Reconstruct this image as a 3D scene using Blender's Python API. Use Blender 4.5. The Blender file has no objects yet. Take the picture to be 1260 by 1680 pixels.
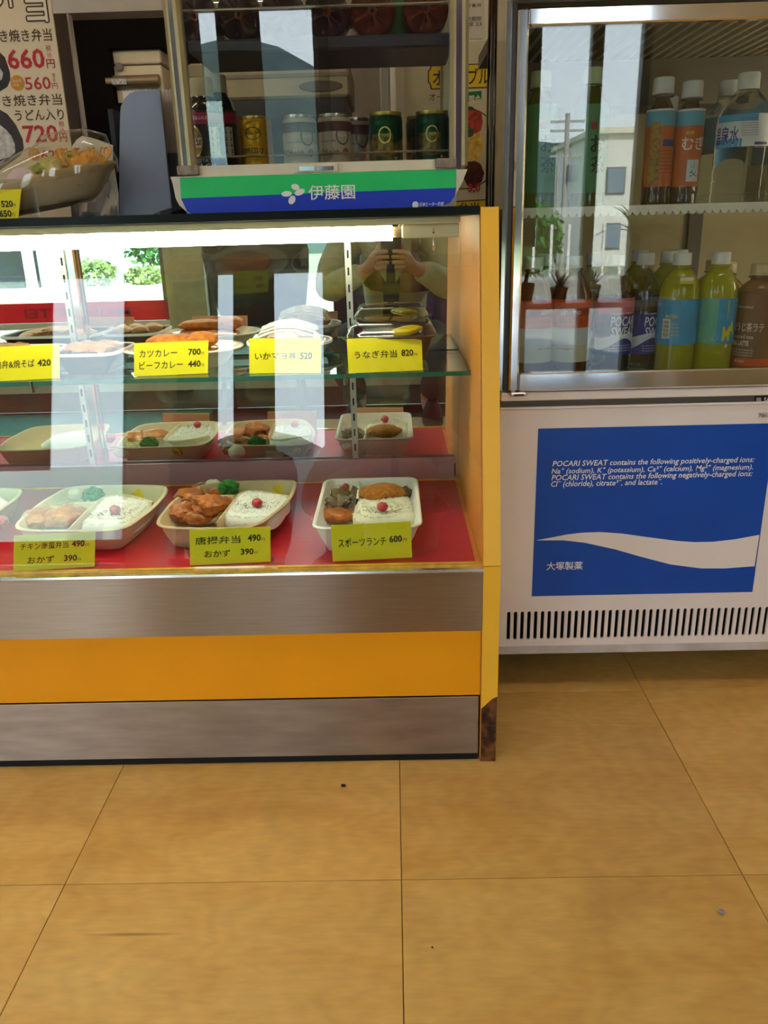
import bpy, bmesh, math, random
from mathutils import Vector, Matrix, noise
random.seed(7)
SC = bpy.context.scene
COL = SC.collection
PI = math.pi
# ---------------------------------------------------------------- camera
FPX = 1329.62
PITCH, YAW, ROLL = math.radians(19.5277), math.radians(-0.97688), math.radians(1.55696)
CAM = Vector((0.0045, -0.85111, 0.82011))
_f = Vector((math.sin(YAW) * math.cos(PITCH), math.cos(YAW) * math.cos(PITCH), -math.sin(PITCH)))
_r = Vector((math.cos(YAW), -math.sin(YAW), 0.0))
_d = _f.cross(_r)
RT = math.cos(ROLL) * _r + math.sin(ROLL) * _d
DN = -math.sin(ROLL) * _r + math.cos(ROLL) * _d
cam_data = bpy.data.cameras.new('camera')
cam = bpy.data.objects.new('camera', cam_data)
COL.objects.link(cam)
cam.matrix_world = Matrix(((RT.x, -DN.x, -_f.x, CAM.x), (RT.y, -DN.y, -_f.y, CAM.y), (RT.z, -DN.z, -_f.z, CAM.z), (0, 0, 0, 1)))
cam_data.sensor_fit = 'VERTICAL'
cam_data.sensor_height = 36.0
cam_data.lens = FPX / 1680.0 * 36.0
cam_data.clip_start = 0.02
cam_data.clip_end = 900
SC.camera = cam
# ---------------------------------------------------------------- sky, sun, exposure
SKY_STRENGTH = 1.35
SUN_STRENGTH = 26.0
TUBE_STRENGTH = 40.0
CEILING_STRENGTH = 22.0
world = bpy.data.worlds.new('sky')
SC.world = world
world.use_nodes = True
wn = world.node_tree.nodes
wl = world.node_tree.links
bg = wn['Background']
tex = wn.new('ShaderNodeTexCoord')
sep = wn.new('ShaderNodeSeparateXYZ')
ramp = wn.new('ShaderNodeValToRGB')
wl.new(tex.outputs['Generated'], sep.inputs[0])
wl.new(sep.outputs['Z'], ramp.inputs[0])
ramp.color_ramp.elements[0].position = 0.0
ramp.color_ramp.elements[0].color = (0.93, 0.96, 1.0, 1)
ramp.color_ramp.elements[1].position = 0.75
ramp.color_ramp.elements[1].color = (0.48, 0.64, 0.95, 1)
wl.new(ramp.outputs[0], bg.inputs['Color'])
bg.inputs['Strength'].default_value = 6.0 * SKY_STRENGTH
sun_data = bpy.data.lights.new('sun', 'SUN')
sun = bpy.data.objects.new('sun', sun_data)
COL.objects.link(sun)
sun_data.energy = SUN_STRENGTH
sun_data.angle = 0.01
sun_data.color = (1.0, 0.95, 0.86)
sun.rotation_euler = Vector((-0.35, -0.80, -0.75)).to_track_quat('-Z', 'Y').to_euler()
SC.view_settings.view_transform = 'Standard'
SC.view_settings.look = 'None'
SC.view_settings.exposure = 0.0
SC.view_settings.gamma = 1.0
SC.view_settings.use_curve_mapping = False
SC.cycles.max_bounces = 14
SC.cycles.diffuse_bounces = 5
SC.cycles.glossy_bounces = 8
SC.cycles.transmission_bounces = 12
SC.cycles.transparent_max_bounces = 40
SC.cycles.caustics_reflective = True
SC.cycles.caustics_refractive = False
SC.cycles.sample_clamp_indirect = 6.0
SC.cycles.use_denoising = True


# ---------------------------------------------------------------- pixel frame -> world point at a known depth
def ray(x, y):
    return RT * ((x - 630) / FPX) + DN * ((y - 840) / FPX) + _f


def at(x, y, Y):
    d = ray(x, y)
    return CAM + d * ((Y - CAM.y) / d.y)


def atz(x, y, Z):
    d = ray(x, y)
    return CAM + d * ((Z - CAM.z) / d.z)


# ---------------------------------------------------------------- materials
def lin(h):
    if isinstance(h, str):
        h = h.lstrip('#')
        c = [int(h[i:i + 2], 16) / 255 for i in (0, 2, 4)]
        return tuple(v / 12.92 if v <= 0.04045 else ((v + 0.055) / 1.055) ** 2.4 for v in c) + (1.0,)
    return tuple(h) + (1.0,)


MATS = {}


def mat(name, col, rough=0.5, metal=0.0, var=0.06, scale=30.0, bump=0.0, bscale=80.0, trans=0.0, ior=1.45, emit=0.0,
        col2=None, aniso=None, spec=0.5, sss=0.0, coat=0.0, detail=3.0, stretch=None):
    if name in MATS:
        return MATS[name]
    m = bpy.data.materials.new(name)
    m.use_nodes = True
    nt = m.node_tree
    b = nt.nodes['Principled BSDF']
    c = lin(col)
    b.inputs['Roughness'].default_value = rough
    b.inputs['Metallic'].default_value = metal
    b.inputs['IOR'].default_value = ior
    b.inputs['Transmission Weight'].default_value = trans
    b.inputs['Specular IOR Level'].default_value = spec
    b.inputs['Coat Weight'].default_value = coat
    if aniso:
        b.inputs['Anisotropic'].default_value = aniso
        cx_ = nt.nodes.new('ShaderNodeCombineXYZ')
        cx_.inputs[2].default_value = 1.0
        nt.links.new(cx_.outputs[0], b.inputs['Tangent'])
    if sss:
        b.inputs['Subsurface Weight'].default_value = sss
        b.inputs['Subsurface Radius'].default_value = (0.006, 0.004, 0.003)
    tc = nt.nodes.new('ShaderNodeTexCoord')
    src = tc.outputs['Object']
    if stretch:
        mp = nt.nodes.new('ShaderNodeMapping')
        mp.inputs['Scale'].default_value = stretch
        nt.links.new(src, mp.inputs[0])
        src = mp.outputs[0]
    if var > 0 or col2:
        n = nt.nodes.new('ShaderNodeTexNoise')
        n.inputs['Scale'].default_value = scale
        n.inputs['Detail'].default_value = detail
        nt.links.new(src, n.inputs['Vector'])
        r = nt.nodes.new('ShaderNodeValToRGB')
        r.color_ramp.elements[0].position = 0.35
        r.color_ramp.elements[1].position = 0.68
        if col2:
            c2 = lin(col2)
            r.color_ramp.elements[0].color = c2
            r.color_ramp.elements[1].color = c
        else:
            r.color_ramp.elements[0].color = tuple(v * (1 - var) for v in c[:3]) + (1,)
            r.color_ramp.elements[1].color = tuple(min(1, v * (1 + var)) for v in c[:3]) + (1,)
        nt.links.new(n.outputs['Fac'], r.inputs[0])
        nt.links.new(r.outputs[0], b.inputs['Base Color'])
    else:
        b.inputs['Base Color'].default_value = c
    if bump:
        n2 = nt.nodes.new('ShaderNodeTexNoise')
        n2.inputs['Scale'].default_value = bscale
        n2.inputs['Detail'].default_value = 4
        nt.links.new(src, n2.inputs['Vector'])
        bp = nt.nodes.new('ShaderNodeBump')
        bp.inputs['Strength'].default_value = bump
        bp.inputs['Distance'].default_value = 0.004
        nt.links.new(n2.outputs['Fac'], bp.inputs['Height'])
        nt.links.new(bp.outputs[0], b.inputs['Normal'])
    if emit:
        b.inputs['Emission Color'].default_value = c
        b.inputs['Emission Strength'].default_value = emit
    MATS[name] = m
    return m


def sheet_glass(name, tint='#f6fbf8', f0=0.04, rough=0.0, haze=0.0, hazecol='#ffffff'):
    """clear pane: straight-through transmission plus a Schlick reflection on each face"""
    if name in MATS:
        return MATS[name]
    m = bpy.data.materials.new(name)
    m.use_nodes = True
    nt = m.node_tree
    nt.nodes.remove(nt.nodes['Principled BSDF'])
    out = nt.nodes['Material Output']
    tr = nt.nodes.new('ShaderNodeBsdfTransparent')
    tr.inputs[0].default_value = lin(tint)
    gl = nt.nodes.new('ShaderNodeBsdfGlossy')
    gl.inputs['Roughness'].default_value = rough
    gl.inputs['Color'].default_value = (1, 1, 1, 1)
    lw = nt.nodes.new('ShaderNodeLayerWeight')
    lw.inputs['Blend'].default_value = 0.5
    pw = nt.nodes.new('ShaderNodeMath')
    pw.operation = 'POWER'
    pw.inputs[1].default_value = 5
    nt.links.new(lw.outputs['Facing'], pw.inputs[0])
    ma = nt.nodes.new('ShaderNodeMath')
    ma.operation = 'MULTIPLY_ADD'
    ma.inputs[1].default_value = 1 - f0
    ma.inputs[2].default_value = f0
    nt.links.new(pw.outputs[0], ma.inputs[0])
    mx = nt.nodes.new('ShaderNodeMixShader')
    nt.links.new(ma.outputs[0], mx.inputs[0])
    nt.links.new(tr.outputs[0], mx.inputs[1])
    nt.links.new(gl.outputs[0], mx.inputs[2])
    last = mx.outputs[0]
    if haze:
        df = nt.nodes.new('ShaderNodeBsdfDiffuse')
        df.inputs[0].default_value = lin(hazecol)
        m2 = nt.nodes.new('ShaderNodeMixShader')
        m2.inputs[0].default_value = haze
        nt.links.new(last, m2.inputs[1])
        nt.links.new(df.outputs[0], m2.inputs[2])
        last = m2.outputs[0]
    nt.links.new(last, out.inputs[0])
    MATS[name] = m
    return m


def translucent(name, col, amount=0.6):
    if name in MATS:
        return MATS[name]
    m = mat(name, col, .6, var=.03)
    nt = m.node_tree
    p = nt.nodes['Principled BSDF']
    t = nt.nodes.new('ShaderNodeBsdfTranslucent')
    t.inputs[0].default_value = lin(col)
    mx = nt.nodes.new('ShaderNodeMixShader')
    mx.inputs[0].default_value = amount
    nt.links.new(p.outputs[0], mx.inputs[1])
    nt.links.new(t.outputs[0], mx.inputs[2])
    nt.links.new(mx.outputs[0], nt.nodes['Material Output'].inputs[0])
    return m


def floor_material():
    m = bpy.data.materials.new('birch_linoleum')
    m.use_nodes = True
    nt = m.node_tree
    N = nt.nodes
    L = nt.links
    b = N['Principled BSDF']
    geo = N.new('ShaderNodeNewGeometry')
    oi = N.new('ShaderNodeObjectInfo')
    add = N.new('ShaderNodeVectorMath')
    add.operation = 'ADD'
    mulr = N.new('ShaderNodeVectorMath')
    mulr.operation = 'SCALE'
    mulr.inputs['Scale'].default_value = 7.0
    comb = N.new('ShaderNodeCombineXYZ')
    L.new(oi.outputs['Random'], comb.inputs[0])
    L.new(oi.outputs['Random'], comb.inputs[2])
    L.new(comb.outputs[0], mulr.inputs[0])
    L.new(geo.outputs['Position'], add.inputs[0])
    L.new(mulr.outputs[0], add.inputs[1])
    mp = N.new('ShaderNodeMapping')
    mp.inputs['Scale'].default_value = (1.0, 2.6, 1.0)
    L.new(add.outputs[0], mp.inputs[0])
    big = N.new('ShaderNodeTexNoise')
    big.inputs['Scale'].default_value = 4.0
    big.inputs['Detail'].default_value = 6
    big.inputs['Distortion'].default_value = 1.2
    L.new(mp.outputs[0], big.inputs['Vector'])
    wave = N.new('ShaderNodeTexWave')
    wave.inputs['Scale'].default_value = 7.0
    wave.inputs['Distortion'].default_value = 14.0
    wave.inputs['Detail'].default_value = 4.0
    wave.inputs['Detail Scale'].default_value = 0.9
    L.new(mp.outputs[0], wave.inputs['Vector'])
    fine = N.new('ShaderNodeTexNoise')
    fine.inputs['Scale'].default_value = 130
    fine.inputs['Detail'].default_value = 3
    fmp = N.new('ShaderNodeMapping')
    fmp.inputs['Scale'].default_value = (0.22, 1.0, 1.0)
    fmp.inputs['Rotation'].default_value = (0, 0, 0.12)
    L.new(add.outputs[0], fmp.inputs[0])
    L.new(fmp.outputs[0], fine.inputs['Vector'])
    r = N.new('ShaderNodeValToRGB')
    r.color_ramp.elements[0].position = 0.3
    r.color_ramp.elements[0].color = lin('#d3a252')
    r.color_ramp.elements[1].position = 0.7
    r.color_ramp.elements[1].color = lin('#e3b868')
    L.new(big.outputs['Fac'], r.inputs[0])

    def mixc(fac, ca, cb, typ='MIX'):
        x = N.new('ShaderNodeMix')
        x.data_type = 'RGBA'
        x.blend_type = typ
        if isinstance(fac, float):
            x.inputs[0].default_value = fac
        else:
            L.new(fac, x.inputs[0])
        for s, v in ((6, ca), (7, cb)):
            if isinstance(v, tuple):
                x.inputs[s].default_value = v
            else:
                L.new(v, x.inputs[s])
        return x.outputs[2]
    wm = N.new('ShaderNodeMath')
    wm.operation = 'MULTIPLY'
    wm.inputs[1].default_value = 0.12
    L.new(wave.outputs['Fac'], wm.inputs[0])
    c1 = mixc(wm.outputs[0], r.outputs[0], lin('#a0713a'))
    fm = N.new('ShaderNodeMapRange')
    fm.inputs[1].default_value = 0.3
    fm.inputs[2].default_value = 0.7
    fm.inputs[3].default_value = 0.93
    fm.inputs[4].default_value = 1.04
    L.new(fine.outputs['Fac'], fm.inputs[0])
    c2 = mixc(1.0, c1, fm.outputs[0], 'MULTIPLY')
    # per tile tone
    tr = N.new('ShaderNodeMapRange')
    tr.inputs[3].default_value = 0.93
    tr.inputs[4].default_value = 1.05
    L.new(oi.outputs['Random'], tr.inputs[0])
    c3 = mixc(1.0, c2, tr.outputs[0], 'MULTIPLY')
    # foot wear: broad grey-brown smudges
    dirt = N.new('ShaderNodeTexNoise')
    dirt.inputs['Scale'].default_value = 5.5
    dirt.inputs['Detail'].default_value = 5
    L.new(geo.outputs['Position'], dirt.inputs['Vector'])
    dr = N.new('ShaderNodeMapRange')
    dr.inputs[1].default_value = 0.55
    dr.inputs[2].default_value = 0.75
    dr.inputs[3].default_value = 0.0
    dr.inputs[4].default_value = 0.35
    L.new(dirt.outputs['Fac'], dr.inputs[0])
    c4 = mixc(dr.outputs[0], c3, lin('#8f6a33'))
    # one dragged scuff mark
    sm = N.new('ShaderNodeMapping')
    sm.inputs['Location'].default_value = (0.335 / 0.055, 0.083 / 0.0028, 0)
    sm.inputs['Scale'].default_value = (1 / 0.055, 1 / 0.0028, 0.0)
    L.new(geo.outputs['Position'], sm.inputs[0])
    ln = N.new('ShaderNodeVectorMath')
    ln.operation = 'LENGTH'
    L.new(sm.outputs[0], ln.inputs[0])
    sr = N.new('ShaderNodeMapRange')
    sr.inputs[1].default_value = 0.3
    sr.inputs[2].default_value = 1.2
    sr.inputs[3].default_value = 0.55
    sr.inputs[4].default_value = 0.0
    L.new(ln.outputs['Value'], sr.inputs[0])
    c5 = mixc(sr.outputs[0], c4, lin('#5a3d1c'))
    L.new(c5, b.inputs['Base Color'])
    b.inputs['Roughness'].default_value = 0.42
    b.inputs['Specular IOR Level'].default_value = 0.35
    bp = N.new('ShaderNodeBump')
    bp.inputs['Strength'].default_value = 0.05
    bp.inputs['Distance'].default_value = 0.002
    L.new(fine.outputs['Fac'], bp.inputs['Height'])
    L.new(bp.outputs[0], b.inputs['Normal'])
    return m


# ---------------------------------------------------------------- mesh builder
class MB:
    def __init__(s):
        s.v, s.f = [], []

    def add(s, vs, fs):
        o = len(s.v)
        s.v += [tuple(p) for p in vs]
        s.f += [tuple(i + o for i in q) for q in fs]
        return s

    def box(s, x0, x1, y0, y1, z0, z1, M=None, bev=0.0):
        if bev > 0:
            b = bev
            ring = lambda z, i: [(x0 + i, y0 + i, z), (x1 - i, y0 + i, z), (x1 - i, y1 - i, z), (x0 + i, y1 - i, z)]
            vs = []
            # chamfered: three-ring stack with chamfered vertical corners
            def oct_(z, i):
                a, c = i, i + b
                return [(x0 + c, y0 + a, z), (x1 - c, y0 + a, z), (x1 - a, y0 + c, z), (x1 - a, y1 - c, z),
                        (x1 - c, y1 - a, z), (x0 + c, y1 - a, z), (x0 + a, y1 - c, z), (x0 + a, y0 + c, z)]
            rings = [oct_(z0, b), oct_(z0 + b, 0), oct_(z1 - b, 0), oct_(z1, b)]
            return s.loft(rings, M=M)
        vs = [(x0, y0, z0), (x1, y0, z0), (x1, y1, z0), (x0, y1, z0), (x0, y0, z1), (x1, y0, z1), (x1, y1, z1), (x0, y1, z1)]
        if M:
            vs = [M @ Vector(p) for p in vs]
        return s.add(vs, [(0, 3, 2, 1), (4, 5, 6, 7), (0, 1, 5, 4), (1, 2, 6, 5), (2, 3, 7, 6), (3, 0, 4, 7)])

    def loft(s, rings, cap0=True, cap1=True, closed=True, M=None):
        n = len(rings[0])
        vs = [p for r in rings for p in r]
        if M:
            vs = [M @ Vector(p) for p in vs]
        fs = []
        for k in range(len(rings) - 1):
            for i in range(n if closed else n - 1):
                j = (i + 1) % n
                fs.append((k * n + i, k * n + j, (k + 1) * n + j, (k + 1) * n + i))
        if cap0:
            fs.append(tuple(reversed(range(n))))
        if cap1:
            fs.append(tuple((len(rings) - 1) * n + i for i in range(n)))
        return s.add(vs, fs)

    def prism(s, poly, axis, a, b, M=None):
        """poly of 2D points extruded along axis from a to b"""
        def p3(p, t):
            return {'x': (t, p[0], p[1]), 'y': (p[0], t, p[1]), 'z': (p[0], p[1], t)}[axis]
        return s.loft([[p3(p, a) for p in poly], [p3(p, b) for p in poly]], M=M)

    def lathe(s, prof, n=24, c=(0, 0, 0), M=None, cap=True):
        rings = []
        for r, z in prof:
            rings.append([(c[0] + r * math.cos(2 * PI * i / n), c[1] + r * math.sin(2 * PI * i / n), c[2] + z) for i in range(n)])
        return s.loft(rings, cap, cap, M=M)

    def tube(s, pts, r, n=10, cap=True):
        pts = [Vector(p) for p in pts]
        rings = []
        up = Vector((0, 0, 1))
        for i, p in enumerate(pts):
            t = (pts[min(i + 1, len(pts) - 1)] - pts[max(i - 1, 0)]).normalized()
            a = t.cross(up)
            if a.length < 1e-3:
                a = t.cross(Vector((0, 1, 0)))
            a.normalize()
            bb = a.cross(t).normalized()
            rr = r[i] if isinstance(r, (list, tuple)) else r
            rings.append([p + (a * math.cos(2 * PI * k / n) + bb * math.sin(2 * PI * k / n)) * rr for k in range(n)])
        return s.loft(rings, cap, cap)

    def blob(s, c, rad, seed=0, amp=0.2, freq=2.0, sub=3, M=None, flat=None):
        bm = bmesh.new()
        bmesh.ops.create_icosphere(bm, subdivisions=sub, radius=1.0)
        off = Vector((seed * 3.17, seed * 1.71, seed * 5.3))
        vs = []
        for v in bm.verts:
            d = v.co.normalized()
            k = 1 + amp * noise.noise(d * freq + off) + amp * 0.45 * noise.noise(d * freq * 2.7 + off)
            p = Vector((d.x * rad[0] * k, d.y * rad[1] * k, d.z * rad[2] * k))
            if flat is not None and p.z < flat:
                p.z = flat
            if M:
                p = M @ p
            vs.append(p + Vector(c))
        fs = [tuple(v.index for v in f.verts) for f in bm.faces]
        bm.free()
        return s.add(vs, fs)

    def quad(s, a, b, c, d):
        return s.add([a, b, c, d], [(0, 1, 2, 3)])


ORG = {}


def P(o, label=None, cat=None, group=None, kind=None):
    if label:
        o['label'] = label
    if cat:
        o['category'] = cat
    if group:
        o['group'] = group
    if kind:
        o['kind'] = kind
    return o


def thing(name, loc, label, cat, group=None, kind=None):
    o = bpy.data.objects.new(name, None)
    COL.objects.link(o)
    o.empty_display_size = 0.05
    o.location = loc
    ORG[o.name] = Vector(loc)
    return P(o, label, cat, group, kind)


def org(parent):
    while parent is not None:
        if parent.name in ORG:
            return ORG[parent.name]
        parent = parent.parent
    return Vector((0, 0, 0))


def build(mb, name, material, parent=None, smooth=False, label=None, cat=None, group=None, kind=None, loc=None, ang=40):
    """mesh object whose MB coordinates are world coordinates; origin at the parent thing's origin (or loc)"""
    o0 = org(parent) if parent is not None else Vector(loc) if loc is not None else Vector((0, 0, 0))
    me = bpy.data.meshes.new(name)
    me.from_pydata([tuple(Vector(p) - o0) for p in mb.v], [], mb.f)
    bm = bmesh.new()
    bm.from_mesh(me)
    bmesh.ops.recalc_face_normals(bm, faces=bm.faces)
    bm.to_mesh(me)
    bm.free()
    me.materials.append(material)
    if smooth:
        me.shade_smooth()
        me.set_sharp_from_angle(angle=math.radians(ang))
    o = bpy.data.objects.new(name, me)
    COL.objects.link(o)
    if parent is not None:
        o.parent = parent
    else:
        o.location = o0
        ORG[o.name] = Vector(o0)
    return P(o, label, cat, group, kind)


def dup(root, loc, label=None, rotz=None, skip=()):
    c = root.copy()
    COL.objects.link(c)
    c.location = loc
    ORG[c.name] = Vector(loc)
    if rotz is not None:
        c.rotation_euler = (0, 0, rotz)
    if label:
        c['label'] = label
    kids = [o for o in bpy.data.objects if o.parent == root]
    for ch in kids:
        if ch.name.split('.')[0] in skip:
            continue
        d = ch.copy()
        COL.objects.link(d)
        d.parent = c
        for g in [o for o in bpy.data.objects if o.parent == ch]:
            e = g.copy()
            COL.objects.link(e)
            e.parent = d
    return c


# ---------------------------------------------------------------- lettering (built in font, turned into meshes at once)
TEXTS = []


def text(body, fit, frame, material, parent, name='lettering', bold=0.0, shear=0.0, wrap=None, depth=0.0003):
    """fit = (width, height) in metres or (None, height); frame = (lower left point, x direction, y direction)
    wrap = (axis point, radius, start angle): bends the line round a vertical cylinder"""
    cu = bpy.data.curves.new('lettering', 'FONT')
    cu.body = body
    cu.size = 1.0
    cu.offset = min(bold, .010) if bold < .05 and any(ord(c) > 0x2fff for c in body) else bold
    cu.shear = shear
    cu.extrude = 0.0
    cu.resolution_u = 2
    o = bpy.data.objects.new('lettering_tmp', cu)
    COL.objects.link(o)
    TEXTS.append((o, fit, frame, material, parent, name, wrap, depth))


def flush_texts():
    dg = bpy.context.evaluated_depsgraph_get()
    dg.update()
    for o, fit, frame, material, parent, name, wrap, depth in TEXTS:
        me = bpy.data.meshes.new_from_object(o.evaluated_get(dg))
        if not me.vertices:
            continue
        xs = [v.co.x for v in me.vertices]
        ys = [v.co.y for v in me.vertices]
        x0, x1, y0, y1 = min(xs), max(xs), min(ys), max(ys)
        sy = fit[1] / (y1 - y0)
        sx = sy if fit[0] is None else fit[0] / (x1 - x0)
        o0 = org(parent)
        if wrap:
            axis, rad, a0 = Vector(wrap[0]), wrap[1], wrap[2]
            for v in me.vertices:
                a = a0 + (v.co.x - x0) * sx / rad
                v.co = axis + Vector((math.sin(a) * rad, -math.cos(a) * rad, (v.co.y - y0) * sy)) - o0
        else:
            p0, xd, yd = (Vector(q) for q in frame)
            n = xd.cross(yd).normalized()
            for v in me.vertices:
                v.co = p0 + xd * ((v.co.x - x0) * sx) + yd * ((v.co.y - y0) * sy) + n * depth - o0
        me.name = name
        me.materials.clear()
        me.materials.append(material)
        t = bpy.data.objects.new(name, me)
        COL.objects.link(t)
        t.parent = parent
        cu = o.data
        bpy.data.objects.remove(o)
        bpy.data.curves.remove(cu)


XD, YD, ZD = Vector((1, 0, 0)), Vector((0, 1, 0)), Vector((0, 0, 1))


def text_box(body, px, Y, material, parent, **kw):
    """lettering filling the rectangle px = (x0, y0, x1, y1) of the upright plane at depth Y"""
    xm = (px[0] + px[2]) / 2
    ym = (px[1] + px[3]) / 2
    a = at(xm, px[3], Y)
    b = at(xm, px[1], Y)
    l = at(px[0], ym, Y)
    r = at(px[2], ym, Y)
    text(body, (r.x - l.x, b.z - a.z), ((l.x, Y, a.z), XD, ZD), material, parent, **kw)


def poly_px(mb, pts, Y, th):
    """flat outline given at depth Y, th metres thick (toward +Y)"""
    q = [at(x, y, Y) for x, y in pts]
    return mb.prism([(p.x, p.z) for p in q], 'y', Y, Y + th)


def smooth_loop(pts, n=6):
    out = []
    m = len(pts)
    for i in range(m):
        p0, p1, p2, p3 = (Vector(pts[(i + k - 1) % m]) for k in range(4))
        for j in range(n):
            t = j / n
            out.append(0.5 * ((2 * p1) + (p2 - p0) * t + (2 * p0 - 5 * p1 + 4 * p2 - p3) * t * t + (3 * p1 - p0 - 3 * p2 + p3) * t ** 3))
    return out


def round_rect(x0, x1, y0, y1, r, n=5):
    pts = []
    for cx, cy, a in ((x1 - r, y1 - r, 0), (x0 + r, y1 - r, 90), (x0 + r, y0 + r, 180), (x1 - r, y0 + r, 270)):
        for k in range(n + 1):
            t = math.radians(a + 90 * k / n)
            pts.append((cx + r * math.cos(t), cy + r * math.sin(t)))
    return pts


# ---------------------------------------------------------------- palette
M_floor = floor_material()
M_joint = mat('joint_dirt', '#4a3116', 0.9, var=0.1)
M_steel = mat('brushed_stainless', '#ab9c8e', 0.36, 1.0, var=0.06, scale=14, stretch=(1, 1, 40), aniso=1.0)
M_steel_worn = mat('worn_stainless', '#a89a8e', 0.42, 1.0, var=0.14, scale=9, stretch=(1, 1, 5), aniso=.9)
M_bead = mat('polished_bead', '#f2efe9', 0.2, 1.0, var=0.03)
M_yellow = mat('yellow_laminate', '#ec9d0c', 0.38, var=0.04, scale=4)
M_yellow_post = mat('yellow_edge_band', '#f6bd33', 0.4, var=0.05, scale=6)
M_inner = mat('shaded_yellow_laminate', '#e0953c', 0.4, var=0.06, scale=5)  # yellow laminate with its shade put into the colour
M_chip = mat('bare_particle_board', '#7a4a22', 0.9, col2='#2e1509', scale=60, bump=0.6, bscale=150)
M_black = mat('black_void', '#0a0908', 0.8, var=0.1)
M_red = mat('red_board', '#ad1428', 0.38, var=0.07, scale=12, stretch=(1, 6, 1))
M_trim = mat('yellow_trim', '#e0a62e', 0.45, var=0.2, scale=50)
M_topglass = mat('dark_green_glass_slab', '#07120d', 0.3, var=0.05, spec=0.2)
M_cream = mat('cream_enamel', '#d8cfb2', 0.4, var=0.05)
M_alu = mat('aluminium_standard', '#c9c6bf', 0.35, 0.9, var=0.06)
M_chrome = mat('chrome', '#e6e6e8', 0.09, 1.0, var=0.02)
M_white_enamel = mat('white_enamel', '#f4e9e1', 0.42, var=0.03, scale=6)
M_darkgrey = mat('dark_grey_plastic', '#55504a', 0.5, var=0.05)
M_blue_sheet = mat('blue_decal', '#044cb4', 0.4, var=0.05, scale=10)
M_white_print = mat('white_print', '#f6f4f0', 0.5, var=0.02)
M_black_print = mat('black_print', '#2a2118', 0.6, var=0.05)
M_case_glass = sheet_glass('showcase_glass', '#f4faf6', 0.05)
M_shelf_glass = sheet_glass('shelf_glass', '#e6f4ec', 0.05)
M_shelf_edge = mat('green_glass_edge', '#2f6a58', 0.15, var=0.1)
M_acryl = sheet_glass('frosted_acrylic', '#f0dfe2', 0.04, 0.15, 0.55, '#cfa0a6')
M_clear = sheet_glass('clear_plastic', '#f3f3f0', 0.06, 0.03)
M_fridge_glass = sheet_glass('door_glass', '#f0f4f2', 0.055)
mirror = bpy.data.materials.new('mirror_silver')
mirror.use_nodes = True
_b = mirror.node_tree.nodes['Principled BSDF']
_b.inputs['Metallic'].default_value = 1
_b.inputs['Roughness'].default_value = 0.0
_b.inputs['Base Color'].default_value = (0.84, 0.87, 0.85, 1)
M_mirror = mirror
M_lamp = mat('lamp_glow', '#fff6dc', 0.5, var=0, emit=TUBE_STRENGTH)
M_ceil_lamp = mat('ceiling_lamp_glow', '#fff2dc', 0.5, var=0, emit=CEILING_STRENGTH)
# ================================================================ THE SETTING
M_card = translucent('yellow_card', '#fff020', .22)
M_card_back = translucent('card_back_cream', '#e6bd9c', .22)
S = 0.45
M_wall = mat('cream_wall', '#d9cfb4', 0.7, var=0.03)
M_wall2 = mat('beige_pillar', '#cfc4a4', 0.6, var=0.05)
M_ceiling = mat('ceiling_board', '#e9e4da', 0.8, var=0.03)
M_frame = mat('window_aluminium', '#6f6a63', 0.4, 0.7, var=0.05)
M_window = sheet_glass('window_pane', '#f4f8f7', 0.04)
M_conc = mat('pale_concrete', '#8d8a84', 0.85, var=0.1, scale=4)

fl = build(MB().box(-3.3, 2.3, -1.65, 2.7, -0.06, -0.0035), 'floor', M_joint, kind='structure')
tm = MB()
hs = S / 2 - 0.0005
tm.loft([[(-hs, -hs, -0.0036), (hs, -hs, -0.0036), (hs, hs, -0.0036), (-hs, hs, -0.0036)],
         [(-hs, -hs, -0.0005), (hs, -hs, -0.0005), (hs, hs, -0.0005), (-hs, hs, -0.0005)],
         [(-hs + .0006, -hs + .0006, 0), (hs - .0006, -hs + .0006, 0), (hs - .0006, hs - .0006, 0), (-hs + .0006, hs - .0006, 0)]])
t0 = build(tm, 'floor_tile', M_floor, fl)
first = True
for i in range(-7, 5):
    for j in range(-3, 3):
        x, y = (i + .5) * S, (j + .5) * S
        if y + hs > 1.3 or y - hs < -1.64:
            if y - hs < -1.75:
                continue
        o = t0 if first else t0.copy()
        if not first:
            COL.objects.link(o)
            o.parent = fl
        first = False
        o.location = (x, y, 0)
        o.rotation_euler = (0, 0, 0)

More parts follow.
